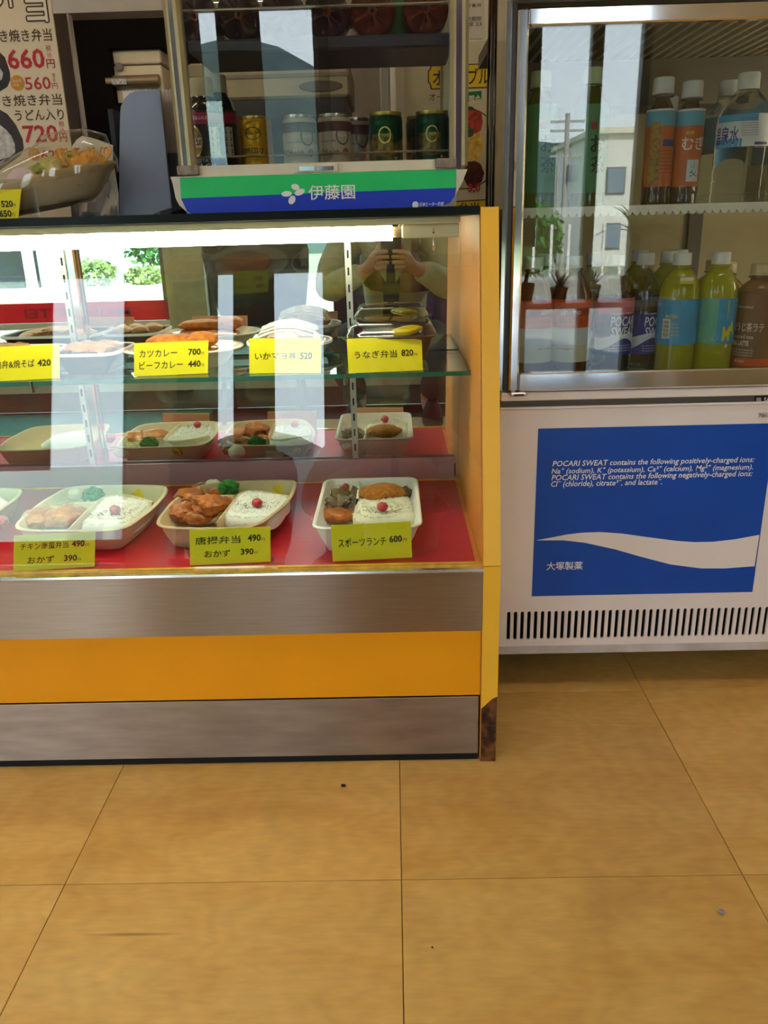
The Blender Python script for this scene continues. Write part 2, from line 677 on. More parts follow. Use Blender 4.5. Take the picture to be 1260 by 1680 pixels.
WY = -1.68   # outer storefront line
build(MB().box(-3.3, 2.3, -1.70, -1.64, 0, 0.10), 'baseboard_front', mat('grey_kick_wall', '#77736c', 0.6, var=0.08), kind='structure')
build(MB().box(-3.3, 0.99, -1.72, -1.60, 0.10, 0.17), 'trim_1', mat('pale_sill', '#d9d8cf', 0.5), kind='structure')
wf = MB()
wf.box(-3.3, 2.3, -1.72, -1.64, 1.62, 2.55)
wf.box(-1.03, -0.85, -1.74, -1.60, 0.17, 1.62)
wf.box(0.99, 2.3, -1.72, -1.64, 0.10, 1.62)
build(wf, 'wall_front', M_wall2, kind='structure')
WIN = [(-3.3, -1.03, [-2.2]), (-0.85, 0.42, [-0.22]), (0.42, 0.99, [0.79])]
for k, (x0, x1, mull) in enumerate(WIN):
    w = build(MB().box(x0, x1, -1.685, -1.679, 0.17, 1.62), 'window_%d' % (k + 1), M_window, kind='structure')
    fr = MB()
    for z0, z1 in ((0.17, 0.20), (1.58, 1.62)):
        fr.box(x0, x1, -1.705, -1.655, z0, z1)
    for xm in [x0 + .016, x1 - .016]:
        fr.box(xm - .016, xm + .016, -1.704, -1.656, 0.20, 1.58)
    for xm in mull:
        fr.box(xm - .022, xm + .022, -1.703, -1.657, 0.20, 1.58)
    build(fr, 'window_frame', M_frame, w)
build(MB().box(-3.36, -3.3, -1.72, 2.7, 0, 2.55), 'wall_left', M_wall, kind='structure')
build(MB().box(2.3, 2.36, -1.72, 2.7, 0, 2.55), 'wall_right', M_wall, kind='structure')
build(MB().box(-3.36, 2.36, 2.7, 2.76, 0, 2.55), 'wall_back', mat('kitchen_wall', '#8f8674', 0.7), kind='structure')
build(MB().box(-3.36, 2.36, -1.72, 2.76, 2.55, 2.6), 'ceiling', M_ceiling, kind='structure')
# partition behind the counter: cream wall on the right, door posts, kitchen opening on the left
wp = MB().box(0.02, 2.3, 1.30, 1.36, 0, 2.55)
build(wp, 'wall_partition', M_wall, kind='structure')

for i, (x, y) in enumerate(((-1.6, -0.2), (0.6, -0.2), (-0.5, 2.0))):
    t = thing('ceiling_light', (x, y, 2.55), ('white ceiling batten light over the left of the shop floor', 'white ceiling batten light over the drinks cooler side',
                                             'white ceiling batten light in the kitchen behind the counter')[i], 'light', 'ceiling lights')
    build(MB().box(x - .62, x + .62, y - .07, y + .07, 2.50, 2.549), 'housing', M_white_enamel, t)
    for dy in (-.035, .035):
        b = MB()
        b.tube([(x - .59, y + dy, 2.48), (x + .59, y + dy, 2.48)], .014, 10)
        build(b, 'tube_lamp', M_ceil_lamp, t)

# ================================================================ DISPLAY CASE
CX0 = -1.75
def gy(z):                       # the leaning front glass
    return 0.252 + (z - 0.344) * 0.22
case = thing('display_case', (-0.75, 0.47, 0), 'long yellow and stainless food display case with leaning glass front', 'display case')
build(MB().box(CX0, 0.128, 0.275, 0.66, 0.0, 0.30), 'plinth', M_black, case)
build(MB().box(CX0, 0.1265, 0.2545, 0.2749, 0.0, 0.0137), 'toe_gap_shade', M_black, case)  # solid black strip painted in for the shaded gap under the plate
build(MB().box(CX0, 0.1265, 0.250, 0.274, 0.014, 0.1195, bev=.0008), 'kick_plate', M_steel_worn, case, label='scuffed lower stainless kick plate')
build(MB().box(CX0, 0.1285, 0.2535, 0.274, 0.1205, 0.236), 'front_panel', M_yellow, case, label='glossy orange yellow front panel')
build(MB().box(CX0, 0.1295, 0.247, 0.274, 0.2365, 0.3345), 'front_rail', M_steel, case, label='upper brushed stainless rail')
bd = MB()
bd.prism([(0.2463, 0.3335), (0.2450, 0.3355), (0.2465, 0.3385), (0.252, 0.3392), (0.262, 0.3392), (0.262, 0.3335)], 'x', CX0, 0.1297)
build(bd, 'rail_bead', M_bead, case)
build(MB().box(CX0, 0.1275, 0.2575, 0.264, 0.3392, 0.3435), 'front_trim', M_trim, case, label='worn yellow edging')
# right end panel
ex0, ex1 = 0.1305, 0.1545
prof = [(0.2475, 0.0), (0.2475, 0.344), (gy(0.838) + .0, 0.838), (0.70, 0.838), (0.70, 0.0)]
build(MB().prism(prof, 'x', ex0, ex1), 'end_panel', M_chip, case, label='bare chipped board core of the end panel')
st = MB()
st.prism([(ex0 - .0006, 0.100), (ex0 + .006, 0.1065), (ex0 + .011, 0.112), (ex0 + .017, 0.118), (ex1 + .0006, 0.1215), (ex1 + .0006, 0.3425), (ex0 - .0006, 0.3425)], 'y', 0.2455, 0.2475)
build(st, 'edge_band', M_yellow_post, case, label='yellow edge band torn at its foot')
dz = 0.838 - 0.344
eb = MB().loft([[(ex0 - .0006, 0.2455, 0.3435), (ex1 + .0006, 0.2455, 0.3435), (ex1 + .0006, 0.2475, 0.3435), (ex0 - .0006, 0.2475, 0.3435)],
                [(ex0 - .0006, gy(.8395) - .0065, 0.8395), (ex1 + .0006, gy(.8395) - .0065, 0.8395), (ex1 + .0006, gy(.8395) - .0045, 0.8395), (ex0 - .0006, gy(.8395) - .0045, 0.8395)]])
build(eb, 'edge_band', M_yellow_post, case)
build(MB().box(ex0 - .0006, ex1 + .0006, gy(.838) - .0045, 0.70, 0.838, 0.8395), 'edge_band', M_yellow_post, case)
lm = MB().prism([(0.249, 0.004), (0.249, 0.344), (gy(0.836) + .003, 0.836), (0.698, 0.836), (0.698, 0.004)], 'x', 0.1292, 0.1304)
build(lm, 'inner_lining', M_inner, case, label='yellow laminate lining of the end panel, shade painted in as orange brown')
lo = MB().prism([(0.2475, 0.1235), (0.2475, 0.344), (gy(0.838), 0.838), (0.70, 0.838), (0.70, 0.1235)], 'x', 0.1545, 0.1551)
build(lo, 'outer_lining', M_yellow_post, case)
# deck, mirror, track, standards
build(MB().box(CX0, 0.1285, 0.264, 0.688, 0.30, 0.336), 'deck', M_inner, case)
rb = MB().box(CX0, 0.120, 0.266, 0.676, 0.3362, 0.342)
build(rb, 'red_board', M_red, case, label='bright red display board')
build(MB().box(CX0, 0.1285, 0.6762, 0.6875, 0.3362, 0.3445), 'rear_trim', M_trim, case)
build(MB().box(CX0, 0.1288, 0.690, 0.696, 0.337, 0.832), 'mirror_back', M_mirror, case, label='mirror lining the back of the case')
build(MB().box(CX0, 0.1215, 0.6775, 0.6805, 0.3447, 0.3885), 'mirror_track', M_acryl, case, label='low translucent track strip along the mirror')
build(MB().box(0.1185, 0.1215, 0.6768, 0.6774, 0.350, 0.376), 'track_stop', M_black, case)


def standard(xc, w, z0, z1):
    s = build(MB().box(xc - w / 2, xc + w / 2, 0.682, 0.6898, z0, z1), 'shelf_standard', M_alu, case)
    n = int((z1 - z0) / 0.030)
    for k in range(n):
        z = z0 + 0.015 + k * 0.030
        build(MB().box(xc - .0016, xc + .0016, 0.6815, 0.6821, z, z + .014), 'slot', M_black, s)
    return s


standard(-0.0745, 0.011, 0.3895, 0.812)
standard(-0.594, 0.011, 0.3895, 0.80)
build(MB().box(-0.585, -0.567, 0.674, 0.6898, 0.3895, 0.80, bev=.003), 'glass_post', M_chrome, case)
for xc in (-0.0745, -0.585):
    bk = MB()
    bk.prism([(0.462, 0.5815), (0.462, 0.5865), (0.681, 0.5865), (0.681, 0.560), (0.62, 0.571)], 'x', xc - .002, xc + .002)
    build(bk, 'shelf_bracket', M_alu, case)
    build(MB().tube([(xc, .4565, .5765), (xc, .4565, .5945)], .0035, 8), 'shelf_clip', M_chrome, case)
sh = build(MB().box(CX0, 0.1265, 0.4562, 0.6805, 0.5870, 0.5945), 'glass_shelf', M_shelf_glass, case, label='clear shelf with green edge')
build(MB().box(CX0, 0.1265, 0.4552, 0.4562, 0.5872, 0.5943), 'front_edge', M_shelf_edge, sh)
build(MB().box(0.1265, 0.1275, 0.4552, 0.6805, 0.5872, 0.5943), 'side_edge', M_shelf_edge, sh)
build(MB().box(CX0, 0.1265, 0.6805, 0.6812, 0.5872, 0.5943), 'rear_edge', M_shelf_edge, sh)
fg = MB()
za, zb = 0.3437, 0.8300
fg.loft([[(CX0, gy(za), za), (0.1290, gy(za), za), (0.1290, gy(za) + .005, za), (CX0, gy(za) + .005, za)],
         [(CX0, gy(zb), zb), (0.1290, gy(zb), zb), (0.1290, gy(zb) + .005, zb), (CX0, gy(zb) + .005, zb)]])
build(fg, 'front_glass', M_case_glass, case)
tp = MB().box(CX0, 0.1288, gy(.83) - .004, 0.71, 0.8300, 0.8415)
build(tp, 'top_slab', M_topglass, case, label='dark top slab with a green glass edge')
# light fitting under the top
lf = build(MB().box(CX0, 0.104, 0.385, 0.455, 0.8195, 0.8298, bev=.002), 'light_housing', M_cream, case)
tb = MB().tube([(CX0 + .02, 0.415, 0.8075), (0.0065, 0.415, 0.8075)], .0105, 14)
build(tb, 'tube_lamp', M_lamp, lf, smooth=True)
build(MB().tube([(0.0067, 0.415, 0.8085), (0.020, 0.415, 0.8085)], .0070, 12), 'lamp_socket', mat('socket_brown', '#6b5742', 0.6), lf)
build(MB().box(0.020, 0.104, 0.404, 0.428, 0.800, 0.8195, bev=.002), 'lamp_holder', M_cream, lf)
hk = MB().tube([(0.066, 0.400, 0.8095), (0.066, 0.392, 0.812), (0.066, 0.388, 0.806), (0.066, 0.388, 0.790), (0.066, 0.392, 0.783)], .0018, 8)
build(hk, 'wire_hook', M_chrome, lf)

# ================================================================ SERVICE COUNTER behind the case
build(MB().box(CX0, 0.16, 0.712, 1.20, 0.0, 0.836), 'service_counter', mat('counter_laminate', '#4d3b2a', 0.45), None, label='dark brown service counter running behind the display case',
      cat='counter', loc=(-.8, .95, 0))
# ================================================================ DRINKS COOLER
FY = 0.46
FX0, FX1 = 0.1755, 0.93
fr = thing('drinks_cooler', (0.55, 0.75, 0), 'tall white drinks cooler with glass door and blue decal beside the yellow case', 'cooler')
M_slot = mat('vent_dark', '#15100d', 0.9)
# grille strip with real slots
gm = MB()
z0, z1 = 0.090, 0.178
sx, pitch, sw, sz0, sz1 = 0.2012, 0.01211, 0.0031, 0.1035, 0.1600
nslot = 60
n = 8
yb = FY + 0.004
k = 0
xl = FX0 + .003
while True:
    xc = sx + k * pitch
    if xc + pitch / 2 > FX1 - .01:
        break
    hole = []
    for a in range(n + 1):
        t = PI * a / n
        hole.append((xc + sw * math.cos(t), sz1 - sw + sw * math.sin(t)))
    for a in range(n + 1):
        t = PI + PI * a / n
        hole.append((xc + sw * math.cos(t), sz0 + sw + sw * math.sin(t)))
    L_, R_ = xc - pitch / 2, xc + pitch / 2
    outer = []
    for a in range(n + 1):
        outer.append((R_ + (L_ - R_) * a / n, z1))
    for a in range(n + 1):
        outer.append((L_ + (R_ - L_) * a / n, z0))
    gm.loft([[(p[0], FY, p[1]) for p in outer], [(p[0], FY, p[1]) for p in hole], [(p[0], yb, p[1]) for p in hole]], False, False)
    k += 1
xr = sx + (k - .5) * pitch
gl = sx - .5 * pitch
gm.box(FX0 + .002, gl, FY, yb, z0, z1)
gm.box(xr, FX1, FY, yb, z0, z1)
build(gm, 'vent_grille', M_white_enamel, fr)
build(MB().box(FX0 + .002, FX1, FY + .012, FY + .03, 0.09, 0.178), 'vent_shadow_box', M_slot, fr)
pn = MB()
pn.loft([[(FX0 + .002, FY, .178), (FX1, FY, .178), (FX1, FY + .03, .178), (FX0 + .002, FY + .03, .178)],
         [(FX0 + .002, FY, .5275), (FX1, FY, .5275), (FX1, FY + .03, .5275), (FX0 + .002, FY + .03, .5275)]])
build(pn, 'lower_panel', M_white_enamel, fr)
build(MB().box(FX0 + .002, FX1, FY, FY + .03, .074, .090), 'lower_rail', mat('scuffed_enamel', '#d9d0cc', 0.5, col2='#bdb1aa', scale=18), fr)
build(MB().box(FX0 + .004, FX1 - .002, FY + .03, 1.02, .074, .555), 'compressor_box', mat('cooler_grey', '#a19a94', 0.5), fr)
build(MB().box(FX0 + .002, FX1, FY - .004, FY + .03, .5285, .5325, bev=.001), 'white_lip', M_white_enamel, fr)
build(MB().box(FX0 + .002, FX1, FY + .001, FY + .03, .5325, .5435), 'grey_band', M_darkgrey, fr)
build(MB().box(FX0 + .002, FX1, FY - .006, FY + .03, .5435, .5570, bev=.0015), 'white_ledge', M_white_enamel, fr)
for lx in (FX0 + .05, FX1 - .05):
    for ly in (FY + .16, .96):
        build(MB().tube([(lx, ly, 0), (lx, ly, .074)], .022, 12), 'foot', M_black, fr)
# decal
dc = [(883, 703), (870, 978), (1231, 978)]
a, b, c = (at(x, y, FY) for x, y in dc)
top = at(1000, 700.5, FY).z
decal = build(MB().box(a.x, 0.6305, FY - .0008, FY, b.z, top), 'decal', M_blue_sheet, fr, label='blue printed decal')
up = [(880, 886.5), (905, 882), (930, 877), (955, 874), (985, 873), (1020, 875.5), (1060, 881), (1110, 887.5), (1140, 889.5), (1170, 889), (1205, 885), (1246, 877.5)]
lo = [(1238, 929), (1190, 932.5), (1150, 932.5), (1100, 926), (1050, 913), (1010, 901.5), (960, 890.5), (925, 886.5)]
wv = MB()
poly_px(wv, up + lo, FY - .0012, .0004)
wv2 = build(wv, 'wave_band', M_white_enamel, decal)
TY = FY - .0012
text_box('POCARI SWEAT contains the following positively-charged ions:', (906.6, 752.5, 1237, 764.5), TY, M_white_print, decal, shear=.18, bold=.012)
text_box('Na\u207a (sodium), K\u207a (potassium), Ca\u00b2\u207a (calcium), Mg\u00b2\u207a (magnesium).', (905, 764.3, 1235, 776.3), TY, M_white_print, decal, shear=.18, bold=.012)
text_box('POCARI SWEAT contains the following negatively-charged ions:', (905, 775.5, 1234, 787.5), TY, M_white_print, decal, shear=.18, bold=.012)
text_box('Cl\u207b (chloride), citrate\u00b3\u207b, and lactate\u207b.', (904, 787.5, 1086, 799.5), TY, M_white_print, decal, shear=.18, bold=.012)
text_box('\u5927\u585a\u88fd\u85ac', (896.7, 921.5, 956, 935), TY, M_white_print, decal, bold=.012)
plate = build(poly_px(MB(), [(1238, 650), (1290, 649), (1290, 660.5), (1238, 661.5)], FY + .0002, .0008), 'maker_plate', M_black, fr)
build(poly_px(MB(), [(1241, 652.5), (1249, 652.3), (1249, 658.8), (1241, 659)], FY - .0004, .0006), 'silver_square', M_alu, plate)
text_box('SANDEN', (1253, 651.5, 1287, 659.5), FY - .0002, M_white_print, plate, bold=.02)
tag_ = build(poly_px(MB(), [(1244, 677), (1290, 675.5), (1290, 684), (1244, 685.5)], FY - .0006, .0006), 'number_tag', mat('tag_paper', '#cfc8c0', 0.6), fr)
text_box('No.', (1246, 678, 1259, 684), FY - .0008, M_black_print, tag_)
# cabinet shell
CZ0, CZ1 = 0.557, 1.25
M_case_dark = mat('cooler_dark_side', '#3a332d', 0.35, var=0.05)
M_liner = mat('cooler_liner', '#c9bb8f', 0.55, var=0.04)
build(MB().box(FX0 - .001, FX0 + .013, FY + .006, 0.630, CZ0, CZ1), 'side_wall', mat('polished_side', '#b9b2a6', .06, 1.0, var=.02), fr, label='polished reflective side of the cooler')
build(MB().prism([(FX0 + .002, .6305), (FX0 + .013, .6305), (.249, 1.02), (.238, 1.02)], 'z', CZ0, CZ1), 'rear_side_wall', M_case_dark, fr)
build(MB().tube([(FX0 - .003, .634, CZ0), (FX0 - .003, .634, CZ1)], .0055, 14), 'corner_post', mat('dark_chrome', '#5a4a3e', 0.12, 1.0), fr, smooth=True)
build(MB().box(FX1 - .012, FX1, FY + .006, 1.02, CZ0, CZ1), 'side_wall', M_case_dark, fr)
build(MB().prism([(FX0 + .0131, FY + .03), (FX0 + .016, FY + .03), (FX0 + .016, .628), (.252, .998), (.2495, .998), (FX0 + .0131, .6295)], 'z', CZ0, CZ1), 'liner', M_liner, fr)
build(MB().box(FX1 - .016, FX1 - .012, FY + .03, 1.0, CZ0, CZ1), 'liner', M_liner, fr)
build(MB().box(.2495, FX1 - .012, 1.00, 1.02, CZ0, CZ1), 'back_panel', M_liner, fr)
build(MB().box(FX0 + .013, FX1 - .012, FY + .008, 1.00, CZ0, 0.563), 'cabinet_floor', mat('cooler_floor', '#8a8174', 0.5), fr)
build(MB().prism([(FX0, FY - .02), (FX1, FY - .02), (FX1, 1.02), (.240, 1.02), (FX0, .632)], 'z', 1.135, CZ1), 'header', mat('header_dark', '#3b3632', 0.5), fr)
build(MB().box(FX0 + .013, FX1 - .012, FY + .02, 1.0, 1.112, 1.135), 'cabinet_top', mat('louvre_dark', '#5b5446', 0.6), fr)
for k in range(34):
    x = FX0 + .03 + k * .0205
    if x > FX1 - .03:
        break
    build(MB().box(x, x + .007, FY + .06, 0.90, 1.098, 1.112), 'top_louvre', mat('louvre_pale', '#c3bca6', 0.5), fr)
build(MB().box(FX0 + .03, FX1 - .12, 0.86, 0.99, 1.02, 1.098), 'evaporator_cover', mat('evaporator_grey', '#6e675a', 0.5), fr)
for lx in (0.70, 0.725):
    pass
build(MB().box(0.640, 0.668, 0.985, 0.999, 0.565, 1.02), 'rear_standard', M_darkgrey, fr)
for zz in range(13):
    pass
# middle shelf with scalloped price rail
MZ = 0.8325
ms = build(MB().box(FX0 + .02, FX1 - .02, FY + .055, 0.95, MZ - .006, MZ), 'middle_shelf', mat('shelf_wire_white', '#d7d2c2', 0.5), fr)
rail = []
x = FX0 + .022
rail_top = [(FX1 - .022, MZ + .006), (FX0 + .022, MZ + .006)]
while x < FX1 - .03:
    for a in range(5):
        t = PI * a / 4
        rail.append((x + .0055 - .0055 * math.cos(t), MZ - .004 - .0055 * math.sin(t)))
    x += .0125
build(MB().prism(rail_top + rail, 'y', FY + .048, FY + .0545), 'price_rail', mat('rail_white', '#e2dfd4', 0.45), ms)
cl_ = build(MB().box(FX1 - .050, FX1 - .022, FY + .03, FY + .05, .60, 1.07), 'added_lamp_housing', M_white_enamel, fr)  # housing and tube are added only to brighten the cooler inside
build(MB().tube([(FX1 - .040, FY + .060, .62), (FX1 - .040, FY + .060, 1.05)], .009, 10), 'tube_lamp', M_ceil_lamp, cl_)
# door
door = build(MB().box(0.203, FX1 - .02, FY - .004, FY + .001, 0.5890, 1.0775), 'door', M_fridge_glass, fr, label='clear glass door pane')
fm = MB()
fm.box(0.1885, 0.2045, FY - .012, FY + .004, 0.5600, 1.1000, bev=.003)
build(fm, 'door_stile', M_chrome, door)
build(MB().box(0.2046, FX1, FY - .010, FY + .004, 0.5600, 0.5888, bev=.002), 'door_rail', M_chrome, door)
build(MB().box(0.2046, FX1, FY - .010, FY + .004, 1.0778, 1.1000, bev=.002), 'door_rail', M_chrome, door)
build(MB().box(FX0 + .006, 0.1883, FY - .004, FY + .006, 0.560, 1.110), 'door_gasket', mat('gasket_brown', '#2b1a10', 0.25), fr)
build(MB().box(FX0 - .0018, FX0 + .004, FY - .002, FY + .006, 0.560, 1.130), 'corner_trim', M_chrome, fr)
hg = MB().box(0.1900, 0.2180, FY - .020, FY - .006, 0.5535, 0.5600, bev=.002)
build(hg, 'hinge', M_alu, fr)
build(MB().box(0.196, 0.212, FY - .0212, FY - .020, 0.5555, 0.5580), 'hinge_slot', M_black, fr)

# ---------------------------------------------------------------- bottles
M_cap = mat('white_cap', '#dfe0dc', 0.45, var=0.02)
M_capcream = mat('cream_cap', '#cdb98c', 0.45, var=0.02)
M_capgreen = mat('pale_green_cap', '#d5e3b4', 0.45, var=0.02)
M_pet = sheet_glass('clear_pet', '#eef2f0', 0.05, 0.02)
M_water = mat('water_body', '#e9efee', 0.03, trans=1.0, ior=1.2, var=0)
M_match = mat('yellow_soda', '#bdb818', 0.12, trans=0.35, ior=1.33, var=0, coat=.6)
M_tea = mat('barley_tea', '#2a120a', 0.10, trans=0.2, ior=1.33, var=0, coat=.6)
M_gtea = mat('green_tea', '#7f8a2a', 0.10, trans=0.4, ior=1.33, var=0, coat=.6)
M_amber = mat('amber_tea', '#7a4a1c', 0.10, trans=0.4, ior=1.33, var=0, coat=.6)
M_latte = mat('milk_tea', '#7a5232', 0.16, var=0.03, coat=.6)
P500 = [(0.026, 0.0), (0.031, 0.004), (0.0325, 0.012), (0.0325, 0.118), (0.0322, 0.128), (0.0305, 0.143), (0.026, 0.158), (0.0195, 0.170), (0.0140, 0.178), (0.0125, 0.181), (0.0125, 0.186)]


def bottle(name, x, y, z, r, h, prof, body, cap, label, cat='bottle', group=None, cap_r=.0150, cap_h=.019, waist=None):
    t = thing(name, (x, y, z), label, cat, group)
    s = h / 0.205
    pr = [(q[0] * r / 0.0325, q[1] * s) for q in prof]
    if waist:
        pr = waist(pr)
    build(MB().lathe(pr, 28, (x, y, z)), 'body', body, t, smooth=True, ang=50)
    cz = h - cap_h
    cm = MB()
    nn = 40
    rings = []
    for rr, zz, rib in ((cap_r * .93, cz, 0), (cap_r, cz + .0004, 0), (cap_r, cz + cap_h * .22, 0), (cap_r * .985, cz + cap_h * .24, 0), (cap_r * .985, cz + cap_h * .30, .03),
                        (cap_r * .98, cz + cap_h * .90, .03), (cap_r * .9, h, 0)):
        rings.append([(x + rr * (1 - rib * (i % 2)) * math.cos(2 * PI * i / nn), y + rr * (1 - rib * (i % 2)) * math.sin(2 * PI * i / nn), z + zz) for i in range(nn)])
    cm.loft(rings)
    build(cm, 'cap', cap, t, smooth=True, ang=30)
    build(MB().lathe([(cap_r * .9, cz - .0045), (cap_r * 1.06, cz - .004), (cap_r * 1.06, cz - .0018), (cap_r * .9, cz - .0012)], 24, (x, y, z)), 'neck_ring', body, t, smooth=True)
    return t


def wrap_label(t, r, z0, z1, m, name='wrapper', a0=-PI, a1=PI, parent=None, dr=.0004, **kw):
    o = org(t)
    mb = MB()
    n_ = max(3, int(32 * (a1 - a0) / (2 * PI)))
    full = abs(a1 - a0 - 2 * PI) < 1e-6
    rings = []
    for z in (z0, z1):
        rings.append([(o.x + math.sin(a0 + (a1 - a0) * i / n_) * (r + dr), o.y - math.cos(a0 + (a1 - a0) * i / n_) * (r + dr), z) for i in range(n_ if full else n_ + 1)])
    mb.loft(rings, False, False, closed=full)
    return build(mb, name, m, parent or t, smooth=True, **kw)


def wtext(body, t, r, x_px, y0_px, y1_px, w, m, parent, **kw):
    """lettering round a bottle: starts at pixel x_px, between rows y0 and y1, w metres wide"""
    o = org(t)
    Yf = o.y - r
    p = at(x_px, y1_px, Yf)
    q = at(x_px, y0_px, Yf)
    a = math.asin(max(-1, min(1, (p.x - o.x) / r)))
    text(body, (w, q.z - p.z), None, m, parent, wrap=((o.x, o.y, p.z), r + .0009, a), **kw)


def zp(y_px, Y, x_px=1000):
    return at(x_px, y_px, Y).z


BZ = 0.5632
BH = 0.2005
FRONT, BACK = 0.548, 0.622


def bx(px, Y, py=520):
    return at(px, py, Y).x


# sports drink, two
M_pblue = mat('sports_label_blue', '#20308c', 0.35, var=0.03)
M_ppurple = mat('sports_label_violet', '#5a1c7c', 0.35, var=0.03)
M_ppink = mat('pink_film', '#c86a78', 0.35, var=0.03)
M_wlab = mat('label_white', '#d9dde2', 0.45, var=0.03)


def pocari(px, Y, label, first):
    t = bottle('sports_drink_bottle', bx(px, Y), Y, BZ, .0325, BH, P500, M_pet, M_cap, label, group=None)
    o = org(t)
    build(MB().lathe([(0.0255, .0012), (0.0305, .005), (0.0318, .013), (0.0318, .116), (0.0315, .126), (0.030, .138)], 24, (o.x, o.y, o.z)), 'drink', M_water, t, smooth=True)
    zt, zb = zp(516, Y - .03), zp(582, Y - .03)
    w = wrap_label(t, .0325, zb, zt, M_pblue)
    if first:
        wrap_label(t, .0325, zp(530, Y - .03), zt, M_ppurple, 'violet_band', parent=w, dr=.0006)
        wrap_label(t, .0325, zt, zp(490, Y - .03), M_ppink, 'pink_film_band', parent=w, dr=.0006)
    # white wave round the label
    mb = MB()
    up_, lo_ = [], []
    for i in range(25):
        u = -1.25 + 2.5 * i / 24
        zc = zb + (zt - zb) * (0.36 + 0.10 * math.sin(u * 2.2 + .6))
        hh = (zt - zb) * (0.05 + 0.10 * abs(math.sin(u * 1.1 - .4)))
        rr = .0325 + .0007
        up_.append((o.x + math.sin(u) * rr, o.y - math.cos(u) * rr, zc + hh))
        lo_.append((o.x + math.sin(u) * rr, o.y - math.cos(u) * rr, zc - hh))
    mb.loft([lo_, up_], False, False, closed=False)
    build(mb, 'wave_band', M_wlab, w, smooth=True)
    s0 = 1002 if first else 1057
    wtext('POCARI', t, .0325, s0, 520, 536, .050, M_white_print, w, bold=.012, shear=.1)
    wtext('SWEAT', t, .0325, s0, 537, 552, .048, M_white_print, w, bold=.012, shear=.1)
    wtext('ION SUPPLY DRINK', t, .0325, s0, 513.5, 516.5, .040, M_white_print, w)
    for q in range(3):
        wtext('for active people every day', t, .0325, s0 - 4, 566 + q * 4.2, 569 + q * 4.2, .042, M_white_print, w)
    return t


t1 = pocari(1006, FRONT, 'clear sports drink bottle, blue label with violet and pink bands', True)
t2 = pocari(1052, FRONT + .040, 'clear sports drink bottle, plain dark blue label, half hidden', False)
dup(t2, (t1.location.x - .012, BACK + .03, BZ), 'clear sports drink bottle in the row behind the front two')

# vitamin soda, two in front and two behind
M_mlab = mat('soda_label_cyan', '#1f93c8', 0.4, var=0.04)
M_mgreen = mat('soda_label_green', '#5aa886', 0.4, var=0.05)
M_myel = mat('soda_print_yellow', '#d9c820', 0.5, var=0.03)


def match(px, Y, label, k):
    def bulge(pr):
        return pr
    prof = [(0.026, 0.0), (0.031, 0.004), (0.0325, 0.012), (0.0325, 0.118), (0.0325, 0.134), (0.0316, 0.148), (0.0275, 0.162), (0.0200, 0.173), (0.0140, 0.179), (0.0125, 0.182), (0.0125, 0.186)]
    t = bottle('soda_bottle', bx(px, Y), Y, BZ, .0325, BH, prof, M_match, M_cap, label)
    o = org(t)
    zt, zb = zp(492, Y - .03, 1110), zp(566, Y - .03, 1110)
    w = wrap_label(t, .0325, zb, zt, M_mlab)
    if k == 0:
        bar = wrap_label(t, .0325, zb + .010, zb + .042, M_wlab, 'barcode_patch', -1.05, -.62, parent=w, dr=.0007)
        bm_ = MB()
        for i in range(13):
            zz = zb + .012 + i * .0022
            hh = .0006 + .0007 * ((i * 7) % 3) / 2
            rr = .0325 + .0010
            bm_.add([(o.x + math.sin(-.98) * rr, o.y - math.cos(-.98) * rr, zz), (o.x + math.sin(-.70) * rr, o.y - math.cos(-.70) * rr, zz),
                     (o.x + math.sin(-.70) * rr, o.y - math.cos(-.70) * rr, zz + hh), (o.x + math.sin(-.98) * rr, o.y - math.cos(-.98) * rr, zz + hh)], [(0, 1, 2, 3)])
        build(bm_, 'barcode_lines', M_black_print, w, kind='stuff')
        wtext('MATCH', t, .0325, 1096, 517, 523, .020, M_myel, w, bold=.03, shear=.2)
        for q in range(4):
            wtext('vitamin soda drink', t, .0325, 1094, 530 + q * 6, 534 + q * 6, .024, M_myel, w)
        wtext('PET', t, .0325, 1085, 500, 505, .010, M_white_print, w)
        st_ = wrap_label(t, .0320, zp(466, Y - .028, 1110), zp(455, Y - .028, 1110), M_wlab, 'neck_sticker', -.35, .32, dr=.0010)
        wrap_label(t, .0320, zp(466, Y - .028, 1110), zp(460.5, Y - .028, 1110), M_myel, 'sticker_stripe', -.35, .32, parent=st_, dr=.0013)
    else:
        wrap_label(t, .0325, zb + .001, zt - .001, M_mgreen, 'green_panel', -1.2, -.25, parent=w, dr=.0006)
        tri = MB()
        rr = .0325 + .0010
        for u, v in (((.30, zt - .002), None),):
            tri.add([(o.x + math.sin(a_) * rr, o.y - math.cos(a_) * rr, z_) for a_, z_ in ((.22, zt - .003), (.95, zt - .003), (.22, zt - .033))], [(0, 1, 2)])
        build(tri, 'yellow_wedge', M_myel, w)
        for q, ch in enumerate('MA'):
            wtext(ch, t, .0325, 1183 + q * 11, 536 - q * 9, 560 - q * 9, .014, M_myel, w, bold=.02)
        for q in range(4):
            wtext('vitamin & minerals', t, .0325, 1153, 505 + q * 8, 509 + q * 8, .024, M_mlab, w)
        lp = MB()
        cz_ = zb + .013
        pts = [(-.42, cz_ - .006), (-.14, cz_ - .006), (-.28, cz_ + .006)]
        lp.tube([(o.x + math.sin(a_) * rr, o.y - math.cos(a_) * rr, z_) for a_, z_ in pts + pts[:1]], .0005, 5)
        build(lp, 'recycling_mark', M_wlab, w)
    return t


